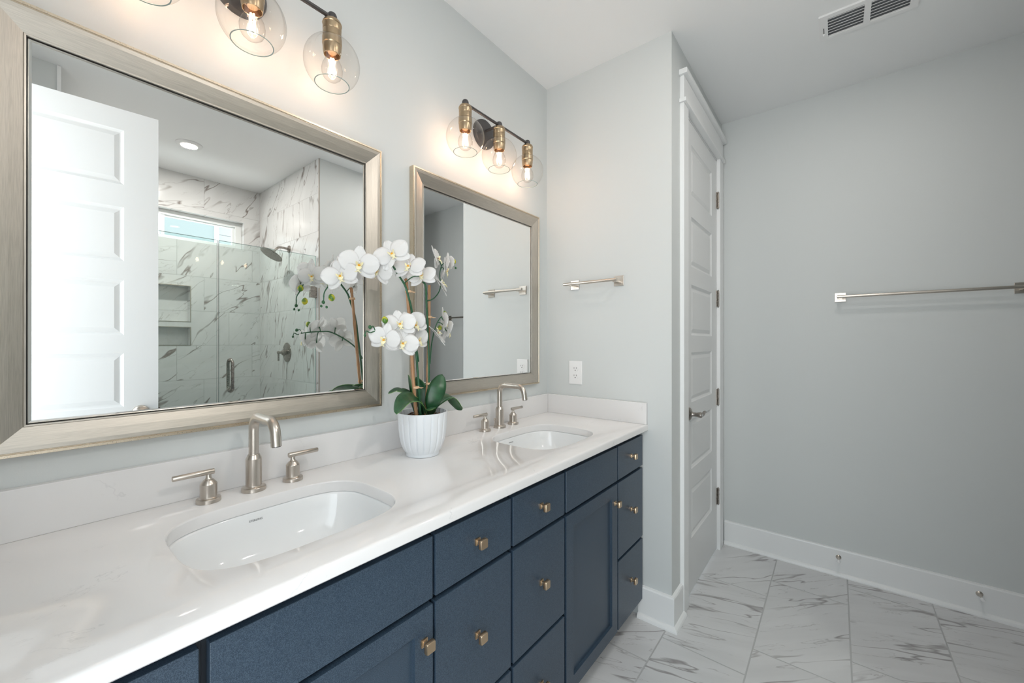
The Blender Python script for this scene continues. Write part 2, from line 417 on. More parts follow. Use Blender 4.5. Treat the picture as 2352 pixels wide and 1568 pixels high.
# ------------------------------------------------------------------ doors
def panel_door(w_, h_, t_, panels, prof, both=True):
    """slab in local coords x 0..w, z 0..h, front at y=0 facing -y, back at y=t"""
    b = nb(); xs = sorted({0, w_, *[p[0] for p in panels], *[p[1] for p in panels]}); zs = sorted({0, h_, *[p[2] for p in panels], *[p[3] for p in panels]})
    for (yy, s) in ((0, 1), (t_, -1)):
        if s == -1 and not both:
            b.faces.new([b.verts.new(p) for p in ((0, t_, 0), (0, t_, h_), (w_, t_, h_), (w_, t_, 0))]); continue
        for i in range(len(xs) - 1):
            for j in range(len(zs) - 1):
                x0, x1, z0, z1 = xs[i], xs[i+1], zs[j], zs[j+1]
                isp = any(abs(p[0] - x0) < 1e-6 and abs(p[1] - x1) < 1e-6 and abs(p[2] - z0) < 1e-6 and abs(p[3] - z1) < 1e-6 for p in panels)
                if not isp:
                    b.faces.new([b.verts.new(p) for p in ((x0, yy, z0), (x1, yy, z0), (x1, yy, z1), (x0, yy, z1))]); continue
                loops = []
                for ins, dep in prof:
                    loops.append([b.verts.new(p) for p in ((x0+ins, yy + s*dep, z0+ins), (x1-ins, yy + s*dep, z0+ins), (x1-ins, yy + s*dep, z1-ins), (x0+ins, yy + s*dep, z1-ins))])
                for a, c in zip(loops, loops[1:]):
                    for k in range(4): b.faces.new((a[k], a[(k+1) % 4], c[(k+1) % 4], c[k]))
                b.faces.new(loops[-1])
    for q in (((0,0,0),(0,t_,0),(0,t_,h_),(0,0,h_)), ((w_,0,0),(w_,0,h_),(w_,t_,h_),(w_,t_,0)), ((0,0,h_),(0,t_,h_),(w_,t_,h_),(w_,0,h_)), ((0,0,0),(w_,0,0),(w_,t_,0),(0,t_,0))):
        b.faces.new([b.verts.new(p) for p in q])
    bmesh.ops.remove_doubles(b, verts=b.verts, dist=1e-5)
    return b
RAISED = [(0, 0), (0.004, 0.004), (0.012, 0.009), (0.016, 0.009), (0.034, 0.003), (0.036, 0.003)]
PZ = [(0.275, 0.535), (0.636, 0.896), (0.985, 1.245), (1.335, 1.600), (1.695, 1.955), (2.065, 2.330)]

def lever(parent, base, n, d, mt, curl=1):
    """rose at base with outward normal n, lever running along d"""
    n = Vector(n).normalized(); d = Vector(d).normalized(); base = Vector(base)
    b = nb(); lathe(b, [(0.033, 0), (0.033, 0.003), (0.031, 0.007), (0.026, 0.011), (0.017, 0.014), (0.012, 0.017), (0.0105, 0.022), (0.0105, 0.040), (0.0125, 0.046), (0.0145, 0.056), (0.0135, 0.062), (0.009, 0.064)], base, n, 32)
    h = link('door_handle', b, mt, parent)
    b = nb(); c = base + n * 0.053; up = Vector((0, 0, 1))
    pts = [c - d * 0.004, c + d * 0.016 - up * 0.003, c + d * 0.036 - up * 0.009, c + d * 0.060 - up * 0.006, c + d * 0.085 + up * 0.003, c + d * 0.103 + up * 0.004, c + d * 0.115 - up * 0.002]
    pp = catmull(pts, 4); N = len(pp)
    tube(b, pp, [lerp(0.0115, 0.0060, i / (N - 1)) if i < N - 1 else 0.003 for i in range(N)], 14, squash=(up, 0.55))
    link('lever', b, mt, h, smooth=60)
    b = nb(); lathe(b, [(0.0052, 0.0632), (0.0052, 0.068), (0.003, 0.0695)], base, n, 16); link('lock_button', b, M['steel'], h)

# closet door (far right)
d1 = empty('door_1', (DX0, YD, 0), kind='structure')
SX0, SX1 = 2.112, 2.790
b = panel_door(SX1 - SX0, 2.440, 0.035, [(0.115, 0.555, a, c) for a, c in PZ], RAISED)
bmesh.ops.translate(b, verts=b.verts, vec=(SX0, YD + 0.002, 0.012))
link('door_slab', b, M['door'], d1, smooth=0)
b = nb(); box(b, DX0 - 0.012, SX0 - 0.003, YD + 0.001, YD + 0.115, 0, DZ); box(b, SX1 + 0.003, DX1 + 0.012, YD + 0.001, YD + 0.115, 0, DZ); box(b, DX0 - 0.012, DX1 + 0.012, YD + 0.001, YD + 0.115, 2.456, DZ + 0.012)
box(b, SX0 - 0.003, SX0 + 0.012, YD + 0.045, YD + 0.08, 0, 2.456); box(b, SX1 - 0.012, SX1 + 0.003, YD + 0.045, YD + 0.08, 0, 2.456)
link('door_jamb', b, M['trim'], d1, smooth=0)
b = nb(); T = 0.0185; CX0, CX1 = 2.026, 2.882
box(b, CX0, SX0 - 0.008, YD - T, YD + 0.001, 0, 2.468); box(b, SX1 + 0.008, CX1, YD - T, YD + 0.001, 0, 2.468)
link('door_casing', b, M['trim'], d1, smooth=0, bevel=0.0012)
b = nb(); box(b, CX0, CX1, YD - T, YD + 0.001, 2.484, 2.598); box(b, CX0 - 0.012, CX1 + 0.012, YD - T - 0.012, YD + 0.001, 2.466, 2.485); box(b, CX0 - 0.016, CX1 + 0.030, YD - T - 0.018, YD + 0.001, 2.597, 2.622)
link('door_header', b, M['trim'], d1, smooth=0, bevel=0.0025)
for z in (2.205, 1.585, 0.965, 0.340):
    b = nb(); cyl(b, (SX1 + 0.006, YD - 0.007, z - 0.05), (SX1 + 0.006, YD - 0.007, z + 0.05), 0.0065, 12)
    for k in (-1, 1): cyl(b, (SX1 + 0.006, YD - 0.007, z + k * 0.05), (SX1 + 0.006, YD - 0.007, z + k * 0.056), 0.005, 12, r2=0.002)
    box(b, SX1 - 0.010, SX1 + 0.030, YD - 0.0025, YD + 0.0015, z - 0.05, z + 0.05)
    link('hinge', b, M['nickel_dark'], d1)
lever(d1, (2.180, YD + 0.002, 0.943), (0, -1, 0), (1, 0, 0), M['nickel_dark'])

# entry door, standing open inside the room; seen in the mirror
dd = Vector((0.9934, 0.1145, 0)); dn = Vector((-0.1145, 0.9934, 0)); hp = Vector((-0.2405, -1.508, 0))
d2 = empty('door_2', hp, kind='structure')
b = panel_door(0.711, 2.430, 0.035, [(0.115, 0.585, a, c) for a, c in PZ], RAISED)
# local +x -> dd, front (-y) -> dn
mt = Matrix(((dd.x, -dn.x, 0, hp.x), (dd.y, -dn.y, 0, hp.y), (0, 0, 1, 0.012), (0, 0, 0, 1)))
b.transform(mt); link('door_slab', b, M['door'], d2, smooth=0)
lever(d2, hp + dd * 0.645 + Vector((0, 0, 0.965)), dn, -dd, M['nickel'])
lever(d2, hp + dd * 0.645 - dn * 0.035 + Vector((0, 0, 0.965)), -dn, -dd, M['nickel'])
b = nb(); T = 0.018
box(b, XL, XL + T, EY1 - 0.006, EY1 + 0.08, 0, 2.468); box(b, XL, XL + T, EY0 - 0.08, EY0 + 0.004, 0, 2.468)
box(b, XL, XL + T, EY0 - 0.08, EY1 + 0.08, 2.468, 2.62)
box(b, XL - 0.12, XL, EY1 - 0.006, EY1, 0, EZ); box(b, XL - 0.12, XL, EY0, EY0 + 0.003, 0, EZ); box(b, XL - 0.12, XL, EY0, EY1, EZ - 0.006, EZ)
link('door_casing', b, M['trim'], d2, smooth=0)

# ------------------------------------------------------------------ vanity cabinets
YF = -0.556; YFR = -0.537     # faces of the fronts and of the frame behind them
def slab_front(x0, x1, z0, z1):
    b = panel_door(x1 - x0, z1 - z0, YFR - YF - 0.0005, [], RAISED, both=True); bmesh.ops.translate(b, verts=b.verts, vec=(x0, YF, z0)); return b
def shaker_front(x0, x1, z0, z1, s=0.050, bot=0.050):
    w_, h_ = x1 - x0, z1 - z0
    b = panel_door(w_, h_, YFR - YF - 0.0005, [(s, w_ - s, bot, h_ - 0.050)], [(0, 0), (0.0005, 0.0105), (0.001, 0.0105)], both=False)
    bmesh.ops.translate(b, verts=b.verts, vec=(x0, YF, z0)); return b
def rsq(bm, c, y, s, r=0.15):
    """rounded square loop in the xz plane"""
    out = []; k = s * r
    for (cx, cz, a0) in ((s - k, s - k, 0), (-s + k, s - k, 90), (-s + k, -s + k, 180), (s - k, -s + k, 270)):
        for a in (0, 30, 60, 90):
            t_ = math.radians(a0 + a); out.append(bm.verts.new((c[0] + cx + k * math.cos(t_), y, c[1] + cz + k * math.sin(t_))))
    return out
def knob(parent, x, z):
    b = nb(); c = (x, z)
    L = [(0, .0088), (.0035, .0088), (.0035, .0070), (.0050, .0066), (.0050, .0052), (.0150, .0046), (.0165, .0060), (.0165, .0118), (.0195, .0122), (.0200, .0108), (.0205, .0108), (.0210, .0124), (.0250, .0122), (.0272, .0112)]
    rings(b, [rsq(b, c, YF - d, s, 0.22) for d, s in L])
    return link('knob', b, M['knob'], parent, smooth=40)
R1, R2, R3 = (0.727, 0.868), (0.391, 0.714), (0.090, 0.379)
def carcass(name, x0, x1, label):
    t_ = empty(name, (x0, -0.02, 0), label, 'cabinet', 'drawer cabinets of the vanity' if 'drawer' in name else 'sink cabinets of the vanity')
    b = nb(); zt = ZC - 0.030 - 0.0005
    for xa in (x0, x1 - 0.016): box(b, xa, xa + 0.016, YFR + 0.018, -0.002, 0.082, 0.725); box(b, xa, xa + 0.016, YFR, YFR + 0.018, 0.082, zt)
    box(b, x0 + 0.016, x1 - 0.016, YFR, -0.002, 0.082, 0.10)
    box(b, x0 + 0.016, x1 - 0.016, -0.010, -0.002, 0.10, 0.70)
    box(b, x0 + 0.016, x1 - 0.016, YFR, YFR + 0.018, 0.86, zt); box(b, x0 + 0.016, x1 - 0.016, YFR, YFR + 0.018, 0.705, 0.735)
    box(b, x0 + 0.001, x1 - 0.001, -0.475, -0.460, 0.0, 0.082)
    link('cabinet_body', b, M['navy_gap_shade'], t_, smooth=0)
    return t_
def drawers(name, x0, x1, f0, f1, label, kx=None, rows=(R1, R2, R3)):
    t_ = carcass(name, x0, x1, label)
    for (z0, z1) in rows:
        d = link('drawer', slab_front(f0, f1, z0, z1), M['navy'], t_, smooth=0, bevel=0.0012)
        knob(d, (f0 + f1) / 2 if kx is None else kx, {R1: 0.800, R2: 0.561, R3: 0.243}[(z0, z1)])
    return t_
def sinkbase(name, x0, x1, f0, f1, label):
    t_ = carcass(name, x0, x1, label)
    link('false_drawer_front', slab_front(f0, f1, *R1), M['navy'], t_, smooth=0, bevel=0.0012)
    d = link('cabinet_door', shaker_front(f0, f1, 0.090, 0.714), M['navy'], t_, smooth=0, bevel=0.001)
    knob(d, f1 - 0.026, 0.640)
    return t_
drawers('drawer_cabinet', -0.247, 0.1768, -0.235, 0.1700, 'slate blue drawer cabinet nearest the camera, cut off by the bottom edge')
sinkbase('sink_base_cabinet', 0.1772, 0.6088, 0.1830, 0.6045, 'slate blue sink cabinet with one door, below the nearer basin')
drawers('drawer_cabinet', 0.6092, 0.8940, 0.6130, 0.8885, 'slate blue drawer cabinet directly right of the nearer sink cabinet')
drawers('drawer_cabinet', 0.8944, 1.1838, 0.9000, 1.1780, 'slate blue drawer cabinet directly left of the farther sink cabinet')
sinkbase('sink_base_cabinet', 1.1842, 1.6070, 1.1905, 1.6025, 'slate blue sink cabinet with framed door, below the farther basin')
drawers('drawer_cabinet', 1.6074, 1.8965, 1.6120, 1.8850, 'slate blue drawer cabinet against the end wall, at the far end of the vanity')

# ------------------------------------------------------------------ worktop with two undermount basins
def sell(cx, cy, a, b_, n=3.6, N=72):
    out = []
    for i in range(N):
        t_ = 2 * PI * i / N; c, s = math.cos(t_), math.sin(t_)
        out.append((cx + a * abs(c) ** (2 / n) * (1 if c >= 0 else -1), cy + b_ * abs(s) ** (2 / n) * (1 if s >= 0 else -1)))
    return out
SINKS = [(0.401, -0.310), (1.402, -0.318)]
SA, SB = 0.212, 0.163
ct = empty('vanity_worktop', (XL, -0.29, ZC - 0.03), 'white quartz worktop with backsplash running over the blue cabinets', 'worktop')
b = nb(); ZB = ZC - 0.030; YFc = -0.5785
outer = [(0.0075, ZC), (0.0040, ZC - 0.0009), (0.0015, ZC - 0.0030), (0.0, ZC - 0.0070), (0.0, ZB + 0.003), (0.0030, ZB)]
lo = []
for ins, z in outer:
    lo.append([b.verts.new(p) for p in ((XL + 0.0005, YFc + ins, z), (XE - 0.0005, YFc + ins, z), (XE - 0.0005, -0.0005, z), (XL + 0.0005, -0.0005, z))])
rings(b, lo, cap=False)
top_e, bot_e = [], []
def edges(l): return [b.edges.get((l[i], l[(i+1) % len(l)])) or b.edges.new((l[i], l[(i+1) % len(l)])) for i in range(len(l))]
top_e += edges(lo[0]); bot_e += edges(lo[-1])
for (cx, cy) in SINKS:
    hl = []
    for g, z in ((0.004, ZC), (0.0015, ZC - 0.0012), (0.0, ZC - 0.004), (0.0, ZB)):
        hl.append([b.verts.new((x, y, z)) for x, y in sell(cx, cy, SA + g, SB + g)])
    rings(b, hl, cap=False); top_e += edges(hl[0]); bot_e += edges(hl[-1])
bmesh.ops.triangle_fill(b, use_beauty=True, use_dissolve=False, edges=top_e)
bmesh.ops.triangle_fill(b, use_beauty=True, use_dissolve=False, edges=bot_e)
link('worktop_slab', b, M['quartz'], ct, smooth=30)
b = bx(XL + 0.001, XE - 0.001, -0.020, -0.0005, ZC, ZC + 0.102); link('backsplash', b, M['quartz'], ct, smooth=0, bevel=0.0015)
b = bx(XE - 0.020, XE - 0.0005, -0.5765, -0.0205, ZC, ZC + 0.102); link('side_splash', b, M['quartz'], ct, smooth=0, bevel=0.0015)

def text_mesh(s, size, name):
    cu = bpy.data.curves.new(name, 'FONT'); cu.body = s; cu.size = size; cu.extrude = 0.0001; cu.align_x = 'CENTER'
    o = bpy.data.objects.new('tmp', cu); COL.objects.link(o); bpy.context.view_layer.update()
    me = bpy.data.meshes.new_from_object(o.evaluated_get(bpy.context.evaluated_depsgraph_get()))
    bpy.data.objects.remove(o); b_ = bmesh.new(); b_.from_mesh(me); return b_
def basin(cx, cy, label):
    t_ = empty('undermount_sink', (cx, cy, ZB - 0.15), label, 'sink', 'undermount basins in the worktop')
    b = nb()
    L = [(0.030, ZB - 0.0006), (0.004, ZB - 0.0006), (0.0015, ZB - 0.0025), (0.000, ZB - 0.006), (-0.003, ZB - 0.030), (-0.010, ZB - 0.062), (-0.024, ZB - 0.090), (-0.050, ZB - 0.112), (-0.090, ZB - 0.124), (-0.130, ZB - 0.128)]
    lo = [[b.verts.new((x, y, z)) for x, y in sell(cx, cy, SA + g, SB + g, lerp(3.6, 2.3, i / 9))] for i, (g, z) in enumerate(L)]
    rings(b, lo, cap=False)
    n_ = len(lo[-1]); dr = [b.verts.new((cx + 0.022 * math.cos(2*PI*i/n_), cy + 0.022 * math.sin(2*PI*i/n_), ZB - 0.131)) for i in range(n_)]
    rings(b, [lo[-1], dr], cap=False)
    dr2 = [b.verts.new((v.co.x, v.co.y, ZB - 0.150)) for v in dr]; rings(b, [dr, dr2], cap=False)
    # outer skin
    ol = [[b.verts.new((x, y, z)) for x, y in sell(cx, cy, SA + g, SB + g, 3.4)] for g, z in ((0.030, ZB - 0.0006), (0.030, ZB - 0.014), (0.010, ZB - 0.016), (0.008, ZB - 0.07), (-0.012, ZB - 0.105), (-0.05, ZB - 0.130), (-0.10, ZB - 0.142))]
    rings(b, ol, cap=False); rings(b, [ol[-1], dr2], cap=False)
    bmesh.ops.remove_doubles(b, verts=b.verts, dist=1e-6)
    s_ = link('basin', b, M['porc'], t_, smooth=50)
    b = nb(); lathe(b, [(0.0215, 0), (0.0215, 0.004), (0.018, 0.006), (0.015, 0.004), (0.010, 0.0035)], (cx, cy, ZB - 0.1345), (0, 0, 1), 32); link('drain', b, M['steel'], t_)
    b = text_mesh('STERLING', 0.0068, 'lettering')
    # on the rear inner face of the basin, facing the room
    yb = cy + SB - 0.0030
    ang = math.radians(82)
    mt = Matrix(((1, 0, 0, cx - 0.020), (0, math.cos(ang), -math.sin(ang), yb), (0, math.sin(ang), math.cos(ang), ZB - 0.0235), (0, 0, 0, 1)))
    b.transform(mt); l_ = link('lettering', b, M['print'], t_, smooth=0)
    b = nb(); lathe(b, [(0.009, 0), (0.009, 0.002), (0.007, 0.0025)], (cx, cy - SB + 0.012, ZB - 0.058), (0, 1, 0.35), 24); link('overflow_ring', b, M['porc'], t_)
basin(*SINKS[0], 'white undermount basin nearer the camera')
basin(*SINKS[1], 'white undermount basin farther away, near the end wall')

# ------------------------------------------------------------------ widespread faucets
def faucet(cx, cy, label, liftrod):
    t_ = empty('widespread_faucet', (cx, cy, ZC), label, 'faucet', 'faucets on the worktop')
    z = ZC
    b = nb(); c = (cx, cy, z)
    lathe(b, [(0.0285, 0.0005), (0.0285, 0.009), (0.0272, 0.0105), (0.0225, 0.011), (0.0205, 0.0125), (0.0190, 0.0130), (0.0186, 0.014), (0.0186, 0.084), (0.0180, 0.0855), (0.0140, 0.0945), (0.0125, 0.0955), (0.0122, 0.097)], c, (0, 0, 1), 40)
    sp = link('spout_base', b, M['nickel'], t_, smooth=20)
    b = nb(); R = 0.0118; zt = z + 0.196
    pts = [(cx, cy, z + 0.095), (cx, cy, zt - 0.034)]
    for k in range(1, 9):
        a = PI / 2 * k / 8; pts.append((cx, cy - 0.034 + 0.034 * math.cos(a), zt - 0.034 + 0.034 * math.sin(a)))
    pts.append((cx, cy - 0.095, zt - 0.001))
    for k in range(1, 10):
        a = math.radians(80) * k / 9; pts.append((cx, cy - 0.105 - 0.036 * math.sin(a), zt - 0.036 + 0.036 * math.cos(a)))
    pts.append((cx, cy - 0.105 - 0.0355 - 0.0050, zt - 0.058))
    tube(b, pts, R, 24); link('spout', b, M['nickel'], t_, smooth=60)
    b = nb(); p = Vector(pts[-1]); q = Vector((0, -0.12, -0.99)).normalized(); cyl(b, p, p + q * 0.001, 0.0095, 24); link('aerator', b, M['dark'], t_)
    for s in (-1, 1):
        hx = cx + s * 0.0985; b = nb()
        lathe(b, [(0.0255, 0.0005), (0.0255, 0.0085), (0.0243, 0.0100), (0.0200, 0.0105), (0.0182, 0.0120), (0.0176, 0.013), (0.0176, 0.044), (0.0170, 0.0455), (0.0108, 0.0535), (0.0098, 0.0540)], (hx, cy, z), (0, 0, 1), 36)
        h = link('handle_base', b, M['nickel'], t_, smooth=20)
        b = nb(); lathe(b, [(0.0080, 0.0540), (0.0080, 0.0560), (0.0062, 0.0580), (0.0056, 0.0680), (0.006, 0.072)], (hx, cy, z), (0, 0, 1), 24)
        a0 = hx - s * 0.0115; a1 = hx + s * 0.0700; zz = z + 0.0725
        tube(b, [(a0 + s*0.0005, cy, zz), (a0, cy, zz), (a0 + s * 0.001, cy, zz), (a1 - s * 0.001, cy, zz), (a1, cy, zz)], [0.0058, 0.0064, 0.0068, 0.0062, 0.0054], 20)
        link('handle_lever', b, M['nickel'], h, smooth=40)
    if liftrod:
        b = nb(); cyl(b, (cx, cy + 0.0300, z + 0.0006), (cx, cy + 0.029, z + 0.030), 0.0028, 12); lathe(b, [(0.003, 0), (0.0055, 0.002), (0.0055, 0.008), (0.003, 0.010)], (cx, cy + 0.029, z + 0.028), (0, 0, 1), 16)
        link('lift_rod', b, M['nickel'], t_)
faucet(0.401, -0.075, 'brushed nickel gooseneck faucet with two lever handles at the nearer basin', False)
faucet(1.402, -0.0735, 'brushed nickel gooseneck faucet with two lever handles at the farther basin', True)

# ------------------------------------------------------------------ framed mirrors
def mirror(x0, x1, z0, z1, ix0, ix1, iz0, iz1, label):
    t_ = empty('framed_mirror', ((x0 + x1) / 2, 0, z0), label, 'mirror', 'framed mirrors over the worktop')
    # profile: (fraction from outer to inner edge, depth off the wall, absolute inset for the lip)
    prof = [(0.0, 0.0005), (0.0, 0.0235), (0.015, 0.0254), (0.10, 0.0254), (0.12, 0.0235), (0.135, 0.0235), (0.16, 0.0245), (0.30, 0.0235), (0.62, 0.0185), (0.93, 0.0130), (0.95, 0.0145), (1.0, 0.0140), (1.0, 0.0040)]
    b = nb(); loops = []
    for fr_, d in prof:
        a0, a1 = lerp(x0, ix0, fr_), lerp(x1, ix1, fr_); c0, c1 = lerp(z0, iz0, fr_), lerp(z1, iz1, fr_)
        loops.append([b.verts.new(p) for p in ((a0, -d, c0), (a1, -d, c0), (a1, -d, c1), (a0, -d, c1))])
    for k, (a, c) in enumerate(zip(loops, loops[1:])):
        for i in range(4):
            j = (i + 1) % 4; f = b.faces.new((a[i], a[j], c[j], c[i]))
            f.material_index = 2 if k < 5 else (0 if i in (0, 2) else 1)
    link('mirror_frame', b, [M['frame_h'], M['frame_v'], M['frame_lip']], t_, smooth=0)
    b = nb(); e = 0.0022
    v = []
    for (g, d) in ((e, 0.0065), (e + 0.005, 0.0075)):
        v.append([b.verts.new(p) for p in ((ix0 + g, -d, iz0 + g), (ix1 - g, -d, iz0 + g), (ix1 - g, -d, iz1 - g), (ix0 + g, -d, iz1 - g))])
    rings(b, v, cap=False); b.faces.new(v[1]); 
    bk = [b.verts.new((p.co.x, -0.004, p.co.z)) for p in v[0]]; rings(b, [v[0], bk], cap=False); b.faces.new(bk)
    link('mirror_glass', b, M['mirror'], t_, smooth=0)
    b = bx(ix0 - 0.01, ix1 + 0.01, -0.0035, -0.0005, iz0 - 0.01, iz1 + 0.01); link('mirror_backing', b, M['rubber'], t_, smooth=0)
mirror(-0.043, 0.820, 1.0865, 1.987, 0.0170, 0.7635, 1.1465, 1.9270, 'large champagne-framed mirror nearer the camera, reflecting the shower')
mirror(0.956, 1.790, 1.0885, 1.986, 1.0130, 1.7350, 1.1465, 1.9270, 'champagne-framed mirror farther away, over the far basin')

# ------------------------------------------------------------------ wall lights
def sconce(cx, label, watts):
    yb, zk = -0.100, 2.283
    t_ = empty('vanity_light', (cx, 0, zk - 0.02), label, 'wall light', 'three-globe lights over the mirrors')
    b = nb(); lathe(b, [(0.066, 0.0005), (0.066, 0.012), (0.063, 0.018), (0.055, 0.021), (0.0, 0.022)], (cx, 0, zk - 0.012), (0, -1, 0), 48, cap=False)
    bp = link('backplate', b, M['bronze'], t_)
    for s in (-1, 1):
        b = nb(); lathe(b, [(0.006, 0.021), (0.006, 0.027), (0.0045, 0.031), (0.001, 0.033)], (cx + s * 0.036, 0, zk - 0.024), (0, -1, 0), 16); link('screw', b, M['bronze'], bp)
    b = nb(); cyl(b, (cx, -0.021, zk), (cx, yb, zk), 0.0062, 16); link('arm', b, M['bronze'], t_)
    b = nb(); cyl(b, (cx - 0.2115, yb, zk), (cx + 0.2115, yb, zk), 0.0060, 16); link('crossbar', b, M['bronze'], t_)
    for k in (-1, 0, 1):
        x = cx + k * 0.2115
        b = nb(); lathe(b, [(0.0135, -0.008), (0.0140, 0.000), (0.0135, 0.006), (0.0105, 0.012), (0.005, 0.0155), (0.0005, 0.0162)], (x, yb, zk), (0, 0, 1), 24); link('finial', b, M['bronze'], t_)
        b = nb(); z0 = zk - 0.0085
        lathe(b, [(0.017, 0), (0.0235, -0.003), (0.0265, -0.008), (0.0275, -0.013), (0.0262, -0.015), (0.0262, -0.031), (0.0255, -0.033), (0.0262, -0.035), (0.0262, -0.052), (0.0275, -0.054), (0.0275, -0.074), (0.0262, -0.077), (0.0265, -0.080), (0.0255, -0.094), (0.0235, -0.104), (0.0225, -0.105), (0.0215, -0.104), (0.0225, -0.085), (0.016, -0.080)], (x, yb, z0), (0, 0, 1), 40)
        sk = link('socket', b, M['brass'], t_, smooth=22)
        # open globe: sphere with a neck hole at the top and a wide mouth at the bottom
        R = 0.078; zc = 2.146; b = nb(); pr = []
        a0, a1 = math.asin(0.027 / R), PI - math.asin(0.048 / R)
        for i in range(25):
            a = lerp(a0, a1, i / 24); pr.append((R * math.sin(a), R * math.cos(a)))
        lathe(b, pr, (x, yb, zc), (0, 0, 1), 56, cap=False)
        link('glass_globe', b, M['globe'], t_, smooth=60)
        b = nb(); rr = 0.048; lathe(b, [(rr - 0.0020, zc - 0.0622), (rr + 0.0004, zc - 0.0626), (rr + 0.0006, zc - 0.0614), (rr - 0.0014, zc - 0.0606), (rr - 0.0020, zc - 0.0622)], (x, yb, 0), (0, 0, 1), 56, cap=False)
        link('globe_rim', b, M['glass_edge'], t_)
        # clear bulb: collar, pear envelope, filament cage
        zb = z0 - 0.083
        b = nb(); lathe(b, [(0.0125, 0.004), (0.0135, -0.004), (0.0135, -0.020), (0.0150, -0.026), (0.0205, -0.036), (0.0270, -0.050), (0.0296, -0.064), (0.0285, -0.077), (0.0235, -0.088), (0.0150, -0.0955), (0.0060, -0.0985), (0.0005, -0.099)], (x, yb, zb), (0, 0, 1), 32, cap=False)
        bl = link('bulb', b, M['bulbglass'], t_, smooth=60)
        b = nb(); lathe(b, [(0.0130, 0.003), (0.0130, -0.012), (0.0125, -0.013)], (x, yb, zb), (0, 0, 1), 24); link('bulb_cap', b, M['knob'], bl)
        b = nb()
        for q in range(4):
            a = PI / 2 * q + 0.4; dx, dy = math.cos(a), math.sin(a)
            cyl(b, (x + dx * 0.0045, yb + dy * 0.0045, zb - 0.032), (x + dx * 0.0085, yb + dy * 0.0085, zb - 0.076), 0.0026, 8)
        link('filament', b, M['filament'], bl)
        b = nb(); cyl(b, (x, yb, zb - 0.012), (x, yb, zb - 0.034), 0.0035, 10, r2=0.002); link('filament_stem', b, M['bulbglass'], bl)
        p = point('bulb_light', (x, yb, zb - 0.056), watts, (1.0, 0.66, 0.50), 0.014)
sconce(0.3890, 'three-globe bronze and brass wall light above the nearer mirror, cut off at the top', 0.50)
sconce(1.3680, 'three-globe bronze and brass wall light above the farther mirror', 0.85)

# ------------------------------------------------------------------ towel bars
def towel_bar(wallx, ya, yb_, z, proj_, posts, r, label, plate=0.050):
    t_ = empty('towel_bar', (wallx, (ya + yb_) / 2, z), label, 'towel bar', 'brushed nickel towel bars')
    b = nb(); cyl(b, (wallx - proj_, ya, z), (wallx - proj_, yb_, z), r, 20); link('bar', b, M['nickel'], t_, bevel=0.001)
    for py in posts:
        b = nb(); box(b, wallx - 0.006, wallx - 0.0005, py - plate / 2, py + plate / 2, z - plate / 2 - 0.0, z + plate / 2)
        box(b, wallx - proj_ + 0.002, wallx - 0.005, py - 0.010, py + 0.010, z - 0.0105, z - 0.001)
        link('mounting_post', b, M['nickel'], t_, smooth=0, bevel=0.001)
towel_bar(XE, -0.147, -0.447, 1.6165, 0.060, (-0.184, -0.433), 0.0078, 'short brushed nickel hand towel bar on the end wall above the socket')
towel_bar(XF, -1.279, -1.950, 1.5625, 0.060, (-1.2935, -1.9460), 0.0078, 'long brushed nickel towel bar on the bare far wall')

# ------------------------------------------------------------------ socket outlet
t_ = empty('duplex_outlet', (XE, -0.187, 1.148), 'white duplex power outlet on the end wall under the towel bar', 'outlet')
oc = (-0.187, 1.148)
b = nb(); L = []
for d, g in ((0.0005, 0), (0.004, 0), (0.0062, 0.003)):
    L.append([b.verts.new((XE - d, oc[0] + sy * (0.0400 - g), oc[1] + sz * (0.0625 - g))) for sy, sz in ((-1, -1), (1, -1), (1, 1), (-1, 1))])
rings(b, L); link('cover_plate', b, M['plastic'], t_, smooth=0, bevel=0.001)
for s in (-1, 1):
    cz = oc[1] + s * 0.0195; b = nb(); lo = []
    for d in (0.006, 0.0080):
        l = []
        for i in range(32):
            a = 2 * PI * i / 32; l.append(b.verts.new((XE - d, oc[0] + 0.0172 * math.cos(a), cz + max(-0.0135, min(0.0135, 0.0172 * math.sin(a))))))
        lo.append(l)
    rings(b, lo); r_ = link('receptacle', b, M['plastic'], t_)
    b = nb()
    for yy in (-0.0065, 0.0065): box(b, XE - 0.0083, XE - 0.0079, oc[0] + yy - 0.0011, oc[0] + yy + 0.0011, cz + 0.001, cz + 0.009)
    cyl(b, (XE - 0.0079, oc[0], cz - 0.0065), (XE - 0.0083, oc[0], cz - 0.0065), 0.0028, 12)
    link('slots', b, M['dark'], r_, smooth=0)
b = nb(); cyl(b, (XE - 0.006, oc[0], oc[1]), (XE - 0.0075, oc[0], oc[1]), 0.0028, 12); link('screw', b, M['plastic'], t_)

# ------------------------------------------------------------------ ceiling register
t_ = empty('ceiling_vent', (2.31, -1.38, H), 'white louvred air vent in the ceiling', 'vent')
vx0, vx1, vy0, vy1 = 2.222, 2.404, -1.545, -1.216
b = nb(); zt = H - 0.0005; z0 = H - 0.009
secs = [(-1.518, -1.392), (-1.370, -1.247)]; lx0, lx1 = 2.247, 2.384
xs = [vx0, lx0, lx1, vx1]; ys = [vy0, secs[0][0], secs[0][1], secs[1][0], secs[1][1], vy1]
for i in range(3):
    for j in range(5):
        if i == 1 and j in (1, 3): continue
        box(b, xs[i], xs[i+1], ys[j], ys[j+1], z0, zt)
link('vent_plate', b, M['plastic'], t_, smooth=0)
b = bx(lx0 - 0.004, lx1 + 0.004, secs[0][0] - 0.004, secs[1][1] + 0.004, H - 0.0015, H - 0.0004); link('vent_duct_shade', b, mat('duct_shade_grey', (0.22, 0.23, 0.24), 0.6), t_, smooth=0)  # flat grey sheet paints the shade inside the white duct
